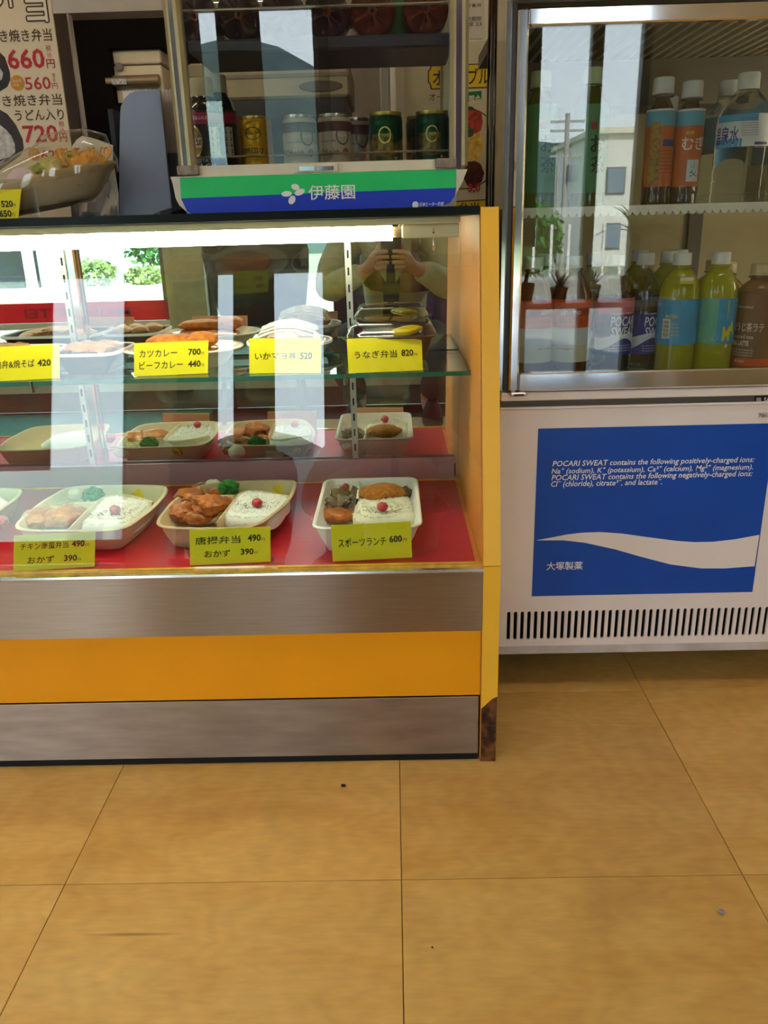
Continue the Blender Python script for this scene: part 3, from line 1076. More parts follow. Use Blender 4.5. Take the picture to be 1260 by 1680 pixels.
m1 = match(1111, FRONT, 'yellow vitamin soda bottle with barcode and a small neck sticker', 0)
m2 = match(1173, FRONT, 'yellow vitamin soda bottle with big yellow letters on cyan label', 1)
for q, (m_, dx, dy) in enumerate(((m1, .004, .080), (m2, -.020, .145), (m2, -.085, .165))):
    dup(m_, (m_.location.x + dx, m_.location.y + dy, BZ),
        ('yellow soda bottle standing right behind the stickered one', 'yellow soda bottle standing behind the one with big letters',
         'yellow soda bottle in the third row of the cooler')[q])

# roasted tea latte
M_lprint = mat('latte_print', '#e8dcc4', 0.5)
M_lred = mat('latte_band', '#d2521e', 0.45)


def latte(px, Y, label):
    prof = [(0.027, 0.0), (0.032, 0.004), (0.0325, 0.012), (0.0325, 0.120), (0.0325, 0.150), (0.0312, 0.160), (0.024, 0.170), (0.0165, 0.176), (0.0150, 0.180), (0.0150, 0.186)]
    t = bottle('latte_bottle', bx(px, Y), Y, BZ, .0345, .180, prof, M_latte, M_capcream, label, cap_r=.0185, cap_h=.0175)
    zb = BZ + .010
    w = wrap_label(t, .0345, zb, zb + .125, mat('latte_label', '#7d5433', 0.4, var=0.04))
    wrap_label(t, .0345, zp(601, Y - .03, 1220), zp(589, Y - .03, 1220), M_lred, 'red_band', parent=w, dr=.0006)
    wtext('\u307b\u3046\u3058\u8336\u30e9\u30c6', t, .0345, 1211, 531, 546, .055, M_lprint, w, bold=.02)
    wtext('unidentified', t, .0345, 1223, 503, 507, .034, M_lprint, w)
    wtext('Roasted tea', t, .0345, 1213, 551, 557, .040, M_lprint, w)
    wtext('REAL LATTE', t, .0345, 1213, 561, 569, .034, M_lprint, w, bold=.03)
    for q in range(3):
        wtext('sweet milk and roasted tea', t, .0345, 1208, 574 + q * 4.5, 577 + q * 4.5, .042, M_lprint, w)
    wtext('\u7121\u6dfb\u52a0', t, .0345, 1214, 592, 597, .018, M_lprint, w)
    return t


l1 = latte(1241, FRONT, 'brown roasted tea latte bottle with cream cap, front row by the frame edge')
dup(l1, (l1.location.x - .030, BACK + .005, BZ), 'brown latte bottle standing behind the front latte bottle')
dup(l1, (l1.location.x - .016, BACK + .085, BZ), 'brown latte bottle at the back of its row')

# jasmine / java tea
M_jor = mat('java_label_orange', '#d65a26', 0.4, var=0.06)
M_jdk = mat('java_label_band', '#a3361a', 0.4)
M_jbe = mat('java_label_beige', '#d6cfae', 0.4)


def java(px, Y, label, x0):
    t = bottle('straight_tea_bottle', bx(px, Y), Y, BZ, .0335, BH, P500, M_amber, M_cap, label)
    zt, zb = zp(492, Y - .03, 930), zp(594, Y - .03, 930)
    w = wrap_label(t, .0335, zb, zt, M_jbe)
    wrap_label(t, .0335, zp(538, Y - .03, 930), zt, M_jor, 'orange_panel', parent=w, dr=.0006)
    wrap_label(t, .0335, zp(566, Y - .03, 930), zp(538, Y - .03, 930), M_wlab, 'white_panel', parent=w, dr=.0006)
    wrap_label(t, .0335, zp(519, Y - .03, 930), zp(505, Y - .03, 930), M_jdk, 'name_band', -.45, .85, parent=w, dr=.0009)
    wtext('sinvino', t, .0335, x0, 508, 517, .034, M_white_print, w, bold=.01)
    wtext('JAVA TEA', t, .0335, x0 - 2, 522, 535, .040, M_jdk, w)
    wtext('straight', t, .0335, x0 - 6, 571, 575, .030, M_latte, w)
    return t


j1 = java(937, FRONT, 'amber tea bottle with orange and white label, second from the cooler frame', 922)
j2 = java(874, FRONT, 'amber tea bottle with orange and white label, against the cooler frame', 888)
dup(j1, (j1.location.x - .03, BACK + .02, BZ), 'amber tea bottle in the row behind the orange labels')

# ---- upper shelf: large bottles
UZ = MZ + .0003
PBIG = [(0.028, 0.0), (0.0315, 0.004), (0.0325, 0.010), (0.0325, 0.020), (0.0315, 0.023), (0.0325, 0.026), (0.0325, 0.040), (0.0315, 0.043), (0.0325, 0.046), (0.0325, 0.060), (0.0315, 0.063),
        (0.0325, 0.066), (0.0325, 0.125), (0.0318, 0.138), (0.0285, 0.153), (0.022, 0.165), (0.0145, 0.175), (0.0125, 0.180), (0.0125, 0.186)]
M_bblue = mat('barley_label_blue', '#4aa3c4', 0.4, var=0.05)
M_bor = mat('barley_label_orange', '#c65a1c', 0.4, var=0.12, scale=60)
M_bgold = mat('barley_grain_print', '#b98a20', 0.5, col2='#7c5a14', scale=160)


def barley(px, Y, top_px, w_px, label, k):
    h = zp(top_px, Y, px) - UZ
    r = (bx(px + w_px / 2, Y - .02, 240) - bx(px - w_px / 2, Y - .02, 240)) / 2
    t = bottle('barley_tea_bottle', bx(px, Y, 240), Y, UZ, r, h, PBIG, M_tea, M_cap, label, cap_h=.024, cap_r=.0165)
    yf = Y - r
    zt, zb = zp(178, yf, px), zp(306, yf, px)
    w = wrap_label(t, r, zb, zt, M_bor)
    wrap_label(t, r, zp(206, yf, px), zt - .003, M_bblue, 'blue_band', parent=w, dr=.0006)
    wrap_label(t, r, zt - .003, zt, M_wlab, 'white_edge', parent=w, dr=.0007)
    if k == 0:
        wrap_label(t, r, zb + .004, zp(200, yf, px), M_bgold, 'grain_print', -.95, -.2, parent=w, dr=.0009)
        wrap_label(t, r, zp(240, yf, px), zp(229, yf, px), M_pblue, 'blue_stripe', -.05, .95, parent=w, dr=.0009)
        for q in range(7):
            wtext('barley tea', t, r, px + 1, 246 + q * 6, 249 + q * 6, .022, M_tea, w)
    else:
        wtext('\u3080\u304e\u8336', t, r, px - 8, 224, 247, .060, M_white_print, w, bold=.03)
        wtext('\u99ac\u9154', t, r, px - 2, 215, 221, .014, M_myel, w, bold=.02)
        wrap_label(t, r, zp(298, yf, px), zp(262, yf, px), M_wlab, 'picture_patch', -.25, .65, parent=w, dr=.0009)
        wtext('\u9ea6', t, r, px + 2, 268, 290, .014, M_pblue, w)
    return t


b1 = barley(1081, .585, 128, 46, 'barley tea bottle with golden grain print on its label', 0)
b2 = barley(1128, .585, 134, 46, 'barley tea bottle with large white letters on orange label', 1)

M_wblue = mat('water_label_blue', '#3aa0d4', 0.4, var=0.08, scale=40)


def water(px, Y, top_px, w_px, label, k):
    h = zp(top_px, Y, px) - UZ
    r = (bx(px + w_px / 2, Y - .02, 300) - bx(px - w_px / 2, Y - .02, 300)) / 2
    t = bottle('water_bottle', bx(px, Y, 240), Y, UZ, r, h, PBIG, M_water, M_cap, label, cap_h=.024, cap_r=.0165)
    yf = Y - r
    dz_ = 0.0
    zt, zb = zp(186, yf, px), zp(240, yf, px)
    w = wrap_label(t, r, zb, zt, M_wlab, a0=-1.5, a1=1.5)
    if k == 0:
        wrap_label(t, r, zt - .010, zt, M_wblue, 'blue_band', -1.5, .1, parent=w, dr=.0006)
        wrap_label(t, r, zb, zb + .012, M_wblue, 'blue_band', -1.5, -.4, parent=w, dr=.0006)
        wtext('\u6e29\u6cc9\u6c34', t, r, px - 36, 206, 236, .045, M_pblue, w, bold=.01)
        wrap_label(t, r, zb + .002, zb + .006, M_pblue, 'blue_strip', .05, .62, parent=w, dr=.0009)
        for q in range(8):
            wtext('natural mineral water', t, r, px + 1, 192 + q * 4, 194.5 + q * 4, .026, M_black_print, w)
    else:
        wrap_label(t, r, zb, zt - .004, M_wblue, 'blue_band', -1.5, .9, parent=w, dr=.0006)
        wtext('\u6e29\u6cc9\u6c34', t, r, px - 12, 212, 240, .050, M_pblue, w, bold=.02)
    return t


w1 = water(1217, .565, 120, 86, 'large clear water bottle with blue and white label, foremost on upper shelf', 0)
w2 = water(1187, .655, 133, 72, 'large clear water bottle with dark letters on blue label, behind the foremost', 1)
for q, (dx, dy) in enumerate(((-.045, .17), (.055, .10), (.085, .02))):
    dup(w2 if q < 2 else w1, ((w1.location.x if q == 2 else w2.location.x) + dx, (w1.location.y if q == 2 else w2.location.y) + dy, UZ),
        ('large water bottle at the far back of the upper shelf', 'large water bottle behind and right of the foremost one', 'large water bottle cut off by the frame on the upper shelf')[q])

M_glab = mat('green_tea_label', '#5f9a62', 0.4, var=0.06)


def greentea(px, Y, top_px, w_px, label, x0):
    h = zp(top_px, Y, px) - UZ
    r = (bx(px + w_px / 2, Y - .02, 300) - bx(px - w_px / 2, Y - .02, 300)) / 2
    t = bottle('green_tea_bottle', bx(px, Y, 240), Y, UZ, r, h, PBIG, M_gtea, M_capgreen, label, cap_h=.024, cap_r=.0165)
    yf = Y - r
    w = wrap_label(t, r, zp(316, yf, px), zp(170, yf, px), M_glab)
    for q, ch in enumerate('\u304a\u8336'):
        wtext(ch, t, r, x0, 222 + q * 34, 250 + q * 34, .026, M_black_print, w, bold=.02)
    wrap_label(t, r, zp(212, yf, px), zp(200, yf, px), M_red, 'red_seal', -.15, .15, parent=w, dr=.0008)
    return t


greentea(966, .60, 112, 60, 'green tea bottle with dark vertical characters, behind sky reflection', 968)
greentea(884, .585, 118, 58, 'green tea bottle beside the cooler frame on the upper shelf', 886)
# ================================================================ HOT DRINKS CABINET on the case
HY = 0.44
hot = thing('hot_drinks_cabinet', (-0.10, 0.57, 0.8417), 'cream hot drinks cabinet with green and blue front standing on the display case', 'cabinet')
M_hcream = mat('cabinet_cream', '#d9d0b8', 0.42, var=0.04)
M_hframe = mat('cabinet_frame', '#b5a983', 0.28, 0.6, var=0.06)
M_green = mat('green_decal', '#12c866', 0.4, var=0.03)
M_dblue = mat('deep_blue_decal', '#0634c4', 0.4, var=0.03)
body = [(279.5, 290), (283, 300), (288, 325), (295, 343), (306, 353), (320, 357.5), (718, 342.5), (738, 336), (750, 321), (758, 300), (767, 277.5)]
q = [at(x, y, HY) for x, y in body]
zmin = min(p.z for p in q)
shift = 0.8417 - zmin
bp_ = [(p.x, max(0.8417, p.z + (0.0 if p.z > .86 else max(0, shift)))) for p in q]
HZ = bp_[0][1]                     # top of the base
build(MB().prism(bp_, 'y', HY, HY + .030), 'base', M_hcream, hot)
build(MB().box(bp_[0][0] + .012, bp_[-1][0] - .014, HY + .030, 0.70, 0.8417, 0.8782), 'inner_floor', M_hcream, hot)
gtop = [(295, 291.5), (748.5, 277.5), (748.5, 308), (297, 325.5)]
btm = [(297, 325.5), (748.5, 308), (746, 322), (738, 333), (718, 340.5), (322, 355.5), (307, 347)]
gd = build(poly_px(MB(), gtop, HY - .0008, .0008), 'green_decal', M_green, hot)
bd_ = build(poly_px(MB(), btm, HY - .0008, .0008), 'blue_decal', M_dblue, hot)
lg = MB()
for cx, cy, rx, ry, an in ((484.5, 306.8, 6.8, 4.9, 15), (470.3, 318, 8.6, 4.6, -4), (491.8, 315.2, 8.8, 4.9, -22), (479, 328, 7.6, 5.4, 115)):
    pts = []
    for k in range(20):
        a = 2 * PI * k / 20
        u, v = rx * math.cos(a), ry * math.sin(a)
        t = math.radians(an)
        pts.append((cx + u * math.cos(t) - v * math.sin(t), cy + u * math.sin(t) + v * math.cos(t)))
    poly_px(lg, pts, HY - .0013, .0005)
build(lg, 'petal_logo', M_white_print, bd_)
text_box('\u4f0a\u85e4\u5712', (506, 303, 582.5, 327.5), HY - .0012, M_white_print, bd_, bold=.03)
ml = MB().lathe([(0.0, 0), (0.0048, 0), (0.0048, .0004), (0, .0004)], 20, M=Matrix.Translation(at(681.5, 336, HY - .0013)) @ Matrix.Rotation(PI / 2, 4, 'X'))
build(ml, 'maker_mark', M_white_print, bd_)
text_box('\u65e5\u672c\u30d2\u30fc\u30bf\u30fc\u6a5f\u5668', (688, 331.5, 728, 338.5), HY - .0012, M_white_print, bd_, bold=.03, shear=.25)
xl_, xr_ = at(284, 150, HY).x, at(764.5, 150, HY).x
# sliding door sill, glazing and frame
build(MB().box(xl_ + .012, xr_ - .012, HY + .006, HY + .030, HZ, HZ + .014), 'door_sill', M_hcream, hot)
HT = 1.36
for x0, x1 in ((xl_ - .004, xl_ + .020), (xr_ - .022, xr_ + .004)):
    f_ = build(MB().box(x0, x1, HY + .002, HY + .026, HZ, HT, bev=.005), 'corner_post', M_hframe, hot)
    build(MB().box(x0 + .008, x1 - .010, HY + .001, HY + .0022, HZ + .002, HT - .01), 'post_bead', M_chrome, f_)
    build(MB().box(x0, x1, 0.676, 0.70, HZ, HT, bev=.004), 'corner_post', M_hframe, hot)
build(MB().box(xl_, xr_, HY + .002, 0.70, HT, HT + .06, bev=.006), 'roof', M_hcream, hot)
xm = at(527, 150, HY).x
for x0, x1, yy in ((xl_ + .020, xm + .012, HY + .014), (xm - .004, xr_ - .022, HY + .021)):
    build(MB().box(x0, x1, yy, yy + .004, HZ + .014, HT), 'glass_door', sheet_glass('cabinet_glass', '#eef0ec', 0.06), hot)
for x0, x1, sx_ in ((290, 326, 0), (714, 749, 0)):
    a, b = at(x0, 281 if x0 < 400 else 265, HY - .004), at(x1, 281 if x0 < 400 else 265, HY - .004)
    build(MB().box(a.x, b.x, HY - .004, HY + .005, HZ + .001, HZ + .0145, bev=.0015), 'door_catch', mat('aged_catch', '#9c8f80', 0.5, col2='#7c6552', scale=90), hot)
a, b = at(482, 273, HY), at(554, 273, HY)
lt = build(MB().box(a.x, b.x, HY + .001, HY + .006, HZ + .0006, HZ + .0125), 'latch_plate', M_hcream, hot)
for x0, x1 in ((491, 516), (521, 547)):
    a, b = at(x0, 273, HY), at(x1, 273, HY)
    build(MB().box(a.x, b.x, HY - .001, HY + .001, HZ + .003, HZ + .0085), 'finger_pull', M_chrome, lt)
for y0, yy in ((255, HY + .05), (14, HY + .05)):
    zc = at(480, y0 - (1 if y0 > 100 else 2), yy).z
    build(MB().tube([(xl_ + .012, yy, zc), (xr_ - .016, yy, zc)], .0018, 8), 'guard_rod', M_chrome, hot)
HF = 0.8785
# upper inner shelf
SZ0, SZ1 = at(500, 83, .50).z, at(500, 60, .50).z
ush = build(MB().box(xl_ + .014, xr_ - .014, .50, .66, SZ0, SZ1, bev=.003), 'upper_shelf', mat('shelf_grey_blue', '#454650', 0.35, var=0.06), hot)
for k in range(2):
    pass
# ---- pet bottles lying on the upper shelf, their petal bases facing out
M_bottle_brown = mat('dark_tea_pet', '#5c444a', 0.12, trans=0.25, ior=1.33, var=0.1, coat=.6)
M_bottle_lit = mat('amber_lit_tea_pet', '#8a4426', 0.12, trans=0.3, ior=1.33, var=0.1, coat=.6)  # same brown tea bottles, amber light put into the colour
lying = None
for k, (px_, mm) in enumerate(((316, 0), (390, 0), (463, 0), (535, 0), (611, 1), (699, 1))):
    c0 = at(px_, 30, .505)
    rad = .0345 if k < 5 else .036
    zc = SZ1 + rad
    if lying is None or k == 4:
        mb = MB()
        RX = Matrix.Translation((c0.x, .505, zc)) @ Matrix.Rotation(-PI / 2, 4, 'X')
        rings = []
        for r_, z_, lob in ((.004, .012, .0), (.010, .008, .12), (.017, .002, .22), (.024, .0, .22), (.030, .004, .16), (.0335, .012, .08), (.0345, .024, .02), (.0345, .095, 0), (.028, .115, 0), (.014, .128, 0), (.013, .140, 0)):
            ring = []
            for i in range(40):
                a = 2 * PI * i / 40 + .3
                w_ = math.cos(5 * a)
                ring.append((r_ * math.cos(a) * (1 - lob * .42 * (1 - w_)), r_ * math.sin(a) * (1 - lob * .42 * (1 - w_)), z_ + lob * .045 * (1 - w_)))
            rings.append(ring)
        mb.loft(rings, M=RX)
        t = thing('tea_bottle', (c0.x, .505, SZ1), 'brown tea bottle lying on its side', 'bottle', 'tea bottles lying in the hot cabinet')
        build(mb, 'body', M_bottle_brown if mm == 0 else M_bottle_lit, t, smooth=True, ang=60)
        build(MB().lathe([(0.003, .0), (.007, -.002), (.007, .004), (.003, .006)], 10, M=RX @ Matrix.Translation((0, 0, .012))), 'base_star', M_bottle_lit, t, smooth=True)
        build(MB().lathe([(0.0155, .132), (.0155, .148), (.0, .148)], 20, M=RX), 'cap', M_white_enamel, t)
        lying = t
    else:
        t = dup(lying, (c0.x, .505, SZ1))
    t['label'] = ['brown tea bottle lying in the hot cabinet, leftmost of the row', 'brown tea bottle lying second from the left in the hot cabinet', 'brown tea bottle lying third from the left in the hot cabinet',
                  'brown tea bottle lying fourth from the left in the hot cabinet', 'brown tea bottle with amber light painted in, lying beside a gap in the hot cabinet', 'brown tea bottle with amber light painted in, lying at the right end of the hot cabinet'][k]
c0 = at(655, 26, .53)
gt = thing('tea_bottle', (c0.x, .54, SZ1), 'green labelled bottle standing between the amber lit bottles in the hot cabinet', 'bottle')
build(MB().lathe([(0.013, 0), (.017, .004), (.017, .12), (.010, .15), (.010, .17)], 20, (c0.x, .56, SZ1)), 'body', mat('green_wrap', '#2f6a2a', 0.3), gt, smooth=True)
build(MB().lathe([(.0115, .17), (.0115, .186), (0, .186)], 20, (c0.x, .56, SZ1)), 'cap', M_white_enamel, gt)

# ---- cans
M_canlid = mat('can_lid', '#d8d4c8', 0.25, 0.9, var=0.03)
M_goldrim = mat('gold_rim', '#c9b25a', 0.28, 0.9, var=0.03)


def can(px_, Y, label, kind):
    cols = {'gold': ('#c99a1c', '#3a2a10'), 'lait': ('#cfc1ae', '#5a3a2c'), 'green': ('#114a30', '#d0a844')}
    cb = mat('can_%s' % kind, cols[kind][0], 0.3, 0.75 if kind != 'lait' else 0.1, var=0.08, scale=20)
    ci = mat('can_ink_%s' % kind, cols[kind][1], 0.4, 0.3 if kind == 'green' else 0)
    c = at(px_, 230, Y)
    r, h, z = .0262, .103, HZ + .0003
    z = 0.8785
    t = thing('coffee_can', (c.x, Y, z), label, 'can')
    prof = [(r * .86, .0), (r * .97, .003), (r, .006)]
    for k in range(4):
        zz = .020 + k * .021
        prof += [(r, zz), (r * .985, zz + .0012), (r * .985, zz + .0026), (r, zz + .0038)]
    prof += [(r, h - .010), (r * .93, h - .005)]
    build(MB().lathe(prof, 36, (c.x, Y, z)), 'body', cb, t, smooth=True, ang=35)
    build(MB().lathe([(r * .93, h - .0052), (r * .955, h - .003), (r * .955, h), (r * .90, h), (r * .88, h - .004), (0, h - .004)], 36, (c.x, Y, z), cap=False), 'lid', M_canlid if kind == 'lait' else M_goldrim, t, smooth=True)
    yf = Y - r

    def band(y0, y1, m, nm, a0=-1.5, a1=1.5, dr=.0005):
        return wrap_label(t, r, z + y0, z + y1, m, nm, a0, a1, dr=dr)

    def wt(s, a0, z0, z1, w_, m, **kw):
        text(s, (w_, z1 - z0), None, m, t, wrap=((c.x, Y, z + z0), r + .0010, a0), **kw)
    if kind == 'gold':
        wt('ESPRESSO', -.80, .050, .058, .036, ci, bold=.02)
        wt('TULLY\u2019S', -.42, .076, .080, .020, ci, bold=.02)
        wt('COFFEE', -.40, .044, .047, .020, ci)
        oval(t, (c.x, Y, z + .078), r, .012, .009, ci, -.02)
    elif kind == 'lait':
        band(.078, h - .011, mat('lait_brown', '#5c3b2e', 0.4, var=0.1), 'brown_band', -PI, PI)
        wt('Caf\u00e9 au Lait', -.75, .044, .054, .028, ci, bold=.02)
        wt('creamy coffee', -.80, .062, .066, .026, ci)
        oval(t, (c.x, Y, z + .072), r, .0105, .0135, ci, .55)
        disc(t, (c.x, Y, z + .049), r, .0055, mat('can_red_seal', '#b5502f', 0.5), .72)
        wt('TULLY\u2019S', .28, .070, .074, .014, M_white_print, bold=.02)
    else:
        band(.018, .026, M_goldrim, 'gold_band', -1.5, 1.5)
        band(.040, .072, mat('can_gold_print', '#8f7c3c', 0.35, 0.6, col2='#2c3a20', scale=120), 'printed_band', -.95, .45)
        oval(t, (c.x, Y, z + .070), r, .0095, .0120, M_goldrim, -.05)
        wt('DISCOVER', .45, .028, .040, .022, M_canlid, bold=.02)
        wt('TULLY\u2019S', -.22, .068, .072, .011, M_goldrim, bold=.02)
    return t


def oval(t, c, r, rx, rz, m, a0, w=.0016):
    mb = MB()
    o_, i_ = [], []
    for k in range(33):
        a = 2 * PI * k / 32
        for lst, s in ((o_, 1), (i_, 1 - w / rx)):
            u = a0 + rx * s * math.cos(a) / r
            lst.append((c[0] + math.sin(u) * (r + .0011), c[1] - math.cos(u) * (r + .0011), c[2] + rz * s * math.sin(a)))
    mb.loft([o_, i_], False, False, closed=False)
    return build(mb, 'emblem_ring', m, t)


def disc(t, c, r, rad, m, a0, rz=None, nm='seal', dr=.0010):
    mb = MB()
    pts = []
    for k in range(24):
        a = 2 * PI * k / 24
        u = a0 + rad * math.cos(a) / r
        pts.append((c[0] + math.sin(u) * (r + dr), c[1] - math.cos(u) * (r + dr), c[2] + (rz or rad) * math.sin(a)))
    mid = (c[0] + math.sin(a0) * (r + dr), c[1] - math.cos(a0) * (r + dr), c[2])
    mb.add([mid] + pts, [(0, k + 1, (k + 1) % 24 + 1) for k in range(24)])
    return build(mb, nm, m, t)


can(420, .535, 'gold espresso coffee can next to the black coffee bottles', 'gold')
can(492, .535, 'cream and brown milk coffee can, left one of the front three', 'lait')
can(549, .535, 'cream and brown milk coffee can in the front row beside green cans', 'lait')
can(581, .590, 'cream and brown milk coffee can half hidden behind the front one', 'lait')
can(633, .530, 'dark green coffee can beside the milk coffee cans', 'green')
can(709, .530, 'dark green coffee can at the right end of the front row', 'green')
can(693, .588, 'dark green coffee can behind the right end can', 'green')

M_blackpet = mat('black_coffee', '#14100e', 0.08, var=0, coat=.8)
M_bcap = mat('beige_cap', '#c9bf9c', 0.45, var=0.02)
PT = [(0.026, 0.0), (0.031, 0.004), (0.0325, 0.012), (0.0325, 0.130), (0.0318, 0.142), (0.0285, 0.156), (0.0225, 0.166), (0.0190, 0.172), (0.0185, 0.178), (0.0185, 0.186)]
for k, (px_, Y, ty) in enumerate(((337, .525, 129), (360, .585, 124))):
    c = at(px_, 220, Y)
    z = 0.8785
    h = at(px_, ty, Y).z - z
    t = bottle('black_coffee_bottle', c.x, Y, z, .0300, h, PT, M_blackpet, M_bcap,
               ('black coffee bottle with beige cap at the front left of the hot cabinet', 'black coffee bottle with beige cap standing behind the front one')[k], cap_r=.0180, cap_h=.026)
    yf = Y - .030
    w = wrap_label(t, .0300, z + .004, zp(180, yf, 340), mat('black_label', '#1b191a', 0.35, var=0.04))
    wrap_label(t, .0300, zp(203, yf, 340), zp(184, yf, 340), mat('magenta_band', '#a81c4c', 0.4, var=0.05), 'red_band', parent=w, dr=.0006)
    wtext('\u65e8\u5473\u3042\u3075\u308c\u308b', t, .0300, px_ - 26, 190, 197, .028, M_white_print, w, bold=.01)
    disc(t, (c.x, Y, zp(232, yf, 340)), .030, .0125, mat('logo_amber', '#b9852c', 0.4, col2='#7a5012', scale=200), -.42, .022, 'logo_oval', .0008)
    oval(t, (c.x, Y, zp(232, yf, 340)), .030, .0135, .023, M_goldrim, -.42)
    wtext('TULLY\u2019S', t, .0300, px_ - 27, 226, 236, .024, M_white_print, w, bold=.02)
    wtext('COFFEE', t, .0300, px_ - 25, 239, 243, .020, M_white_print, w, bold=.02)
    wtext('BARISTA\u2019S', t, .0300, px_ - 24, 261, 267, .036, M_white_print, w)
    wtext('BLACK', t, .0300, px_ - 22, 269, 280, .042, M_white_print, w)
    wrap_label(t, .0300, zp(256, yf, 340), zp(208, yf, 340), M_white_print, 'barcode_patch', .42, .92, parent=w, dr=.0008)
    bl = MB()
    for i in range(15):
        zz = zp(255, yf, 340) + i * .0031
        rr = .0300 + .0012
        hh = .0009 + .0006 * ((i * 5) % 3)
        bl.add([(c.x + math.sin(u) * rr, Y - math.cos(u) * rr, z_) for u, z_ in ((.48, zz), (.86, zz), (.86, zz + hh), (.48, zz + hh))], [(0, 1, 2, 3)])
    build(bl, 'barcode_lines', M_black_print, w, kind='stuff')
# ================================================================ BEHIND THE COUNTER
KY = 1.29
M_paper = mat('poster_paper', '#e2cfb0', 0.6, var=0.05, scale=3)
M_brownprint = mat('poster_brown', '#4b3520', 0.6, var=0.05)
M_redprint = mat('poster_red', '#b81f2e', 0.6, var=0.03)
M_orangeprint = mat('poster_orange', '#d08a1e', 0.6, var=0.03)
M_creamprint = mat('poster_cream', '#e6dac4', 0.6, var=0.03)
PYY = 0.62
pos = [at(x, y, PYY) for x, y in ((-140, 250), (83, 0), (121, 245))]
px1 = pos[1].x
poster = thing('menu_poster', (-0.60, PYY, 0.8417), 'tan bento menu poster with red prices standing on the case at far left', 'poster')
xa = at(-170, 150, PYY).x
build(MB().box(xa, px1, PYY, PYY + .004, 0.8417, 1.36), 'board', M_paper, poster)
TP = PYY - .0003


def pt(s, box, m, **kw):
    text_box(s, box, TP - kw.pop('lift', 0), m, poster, **kw)


for ch_, bx0 in (('\u5f53', (41, -26, 76, 36)), ('\u5f01', (-10, -30, 26, 12))):
    for k in range(8):                # brown outline, then the cream character
        du, dv = 2.6 * math.cos(k * PI / 4), 2.6 * math.sin(k * PI / 4)
        pt(ch_, (bx0[0] + du, bx0[1] + dv, bx0[2] + du, bx0[3] + dv), M_brownprint, bold=.01, lift=.00004 * k)
    pt(ch_, bx0, M_creamprint, bold=.01, lift=.0008)
pt('\u3059\u304d\u713c\u304d\u5f01\u5f53', (-20, 48, 85, 69), M_brownprint, bold=.03)
pt('660', (12, 80, 73, 113), M_redprint, bold=.02)
pt('\u7a0e\n\u8fbc', (76, 74, 84, 94), M_redprint)
pt('\u5186', (76.5, 97, 90, 112), M_redprint, bold=.01)
pt('560', (41, 126, 83, 147), M_redprint, bold=.01)
pt('\u7a0e\n\u8fbc', (86, 120, 91, 134), M_redprint)
pt('\u5186', (85.5, 136, 95, 146), M_redprint)
pt('\u3059\u304d\u713c\u304d\u5f01\u5f53', (-18, 155, 102, 174), M_brownprint, bold=.03)
pt('\u3046\u3069\u3093\u5165\u308a', (24, 179, 105, 198), M_brownprint, bold=.03)
pt('720', (38, 205, 95, 234), M_redprint, bold=.02)
pt('\u7a0e\n\u8fbc', (97, 199, 106, 217), M_redprint)
pt('\u5186', (98, 218, 110, 233), M_redprint, bold=.01)
pt('620', (67, 246, 104, 262), M_redprint, bold=.01)
for cx, cy, r_ in ((28.7, 136, 10), (56.5, 253, 9)):
    c = at(cx, cy, TP)
    build(MB().lathe([(0, 0), (r_ * .00112, 0), (r_ * .00112, .0004), (0, .0004)], 24, M=Matrix.Translation((c.x, TP, c.z)) @ Matrix.Rotation(PI / 2, 4, 'X')), 'price_dot', M_orangeprint, poster)
    text_box('\u304a\u304b\u305a\n\u306e\u307f', (cx - 7, cy - 6, cx + 7, cy + 6), TP - .0006, M_creamprint, poster, bold=.02)
M_bowlprint = mat('bowl_print', '#3a2724', 0.5, col2='#1d1210', scale=40)
M_riceprint = mat('rice_print', '#d8d2c8', 0.6, col2='#a8a29a', scale=120)
for pts, rice in (([(-60, 84), (0, 86), (8, 94), (16, 118), (17, 130), (12, 142), (0, 150), (-60, 150)], [(-60, 112), (0, 112), (5, 120), (3, 130), (-10, 140), (-60, 140)]),
                  ([(-60, 178), (0, 180), (12, 187), (26, 205), (37, 228), (39, 243), (34, 254), (18, 266), (0, 279), (-60, 290)],
                   [(-60, 203), (0, 205), (10, 213), (18, 222), (24, 236), (25, 250), (15, 258), (0, 262), (-60, 270)])):
    b_ = build(poly_px(MB(), pts, TP - .0002, .0004), 'bowl_picture', M_bowlprint, poster)
    build(poly_px(MB(), rice, TP - .0007, .0004), 'rice_picture', M_riceprint, b_)

# kitchen hatch behind
M_hatch = mat('hatch_white', '#cfc8c2', 0.5, var=0.03)
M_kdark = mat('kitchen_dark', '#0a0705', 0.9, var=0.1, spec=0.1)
a, b = at(96, 22, 1.0), at(266, 18, 1.0)
build(MB().box(-2.2, b.x, 1.0, 1.06, a.z, 1.95), 'trim_2', M_hatch, kind='structure')
kl = thing('added_kitchen_lamp', (-.55, 1.10, a.z + .03), 'added unseen tube lamp behind the hatch lintel, brightening the kitchen', 'lamp')  # added lamp, hidden behind the lintel to brighten the niche and oven
build(MB().box(-1.0, -.15, 1.0605, 1.085, a.z + .03, a.z + .07), 'housing', M_white_enamel, kl)
build(MB().tube([(-.98, 1.10, a.z + .045), (-.17, 1.10, a.z + .045)], .012, 10), 'tube_lamp', mat('added_lamp_glow', '#fff2dc', .5, var=0, emit=10), kl)
a, b = at(84, 20, 0.98), at(111, 20, 0.98)
t = thing('hatch_post', (a.x + .02, 0.99, 0.8365), 'dark brown post with pale edge strip beside the menu poster', 'post')
build(MB().box(a.x - .02, b.x - .004, 0.975, 1.0, 0.8365, at(96, 22, .975).z), 'post_body', mat('post_brown', '#3c2a1c', 0.35, var=0.1), t)
c = at(104, 25, 0.985)
d = at(112, 25, 0.985)
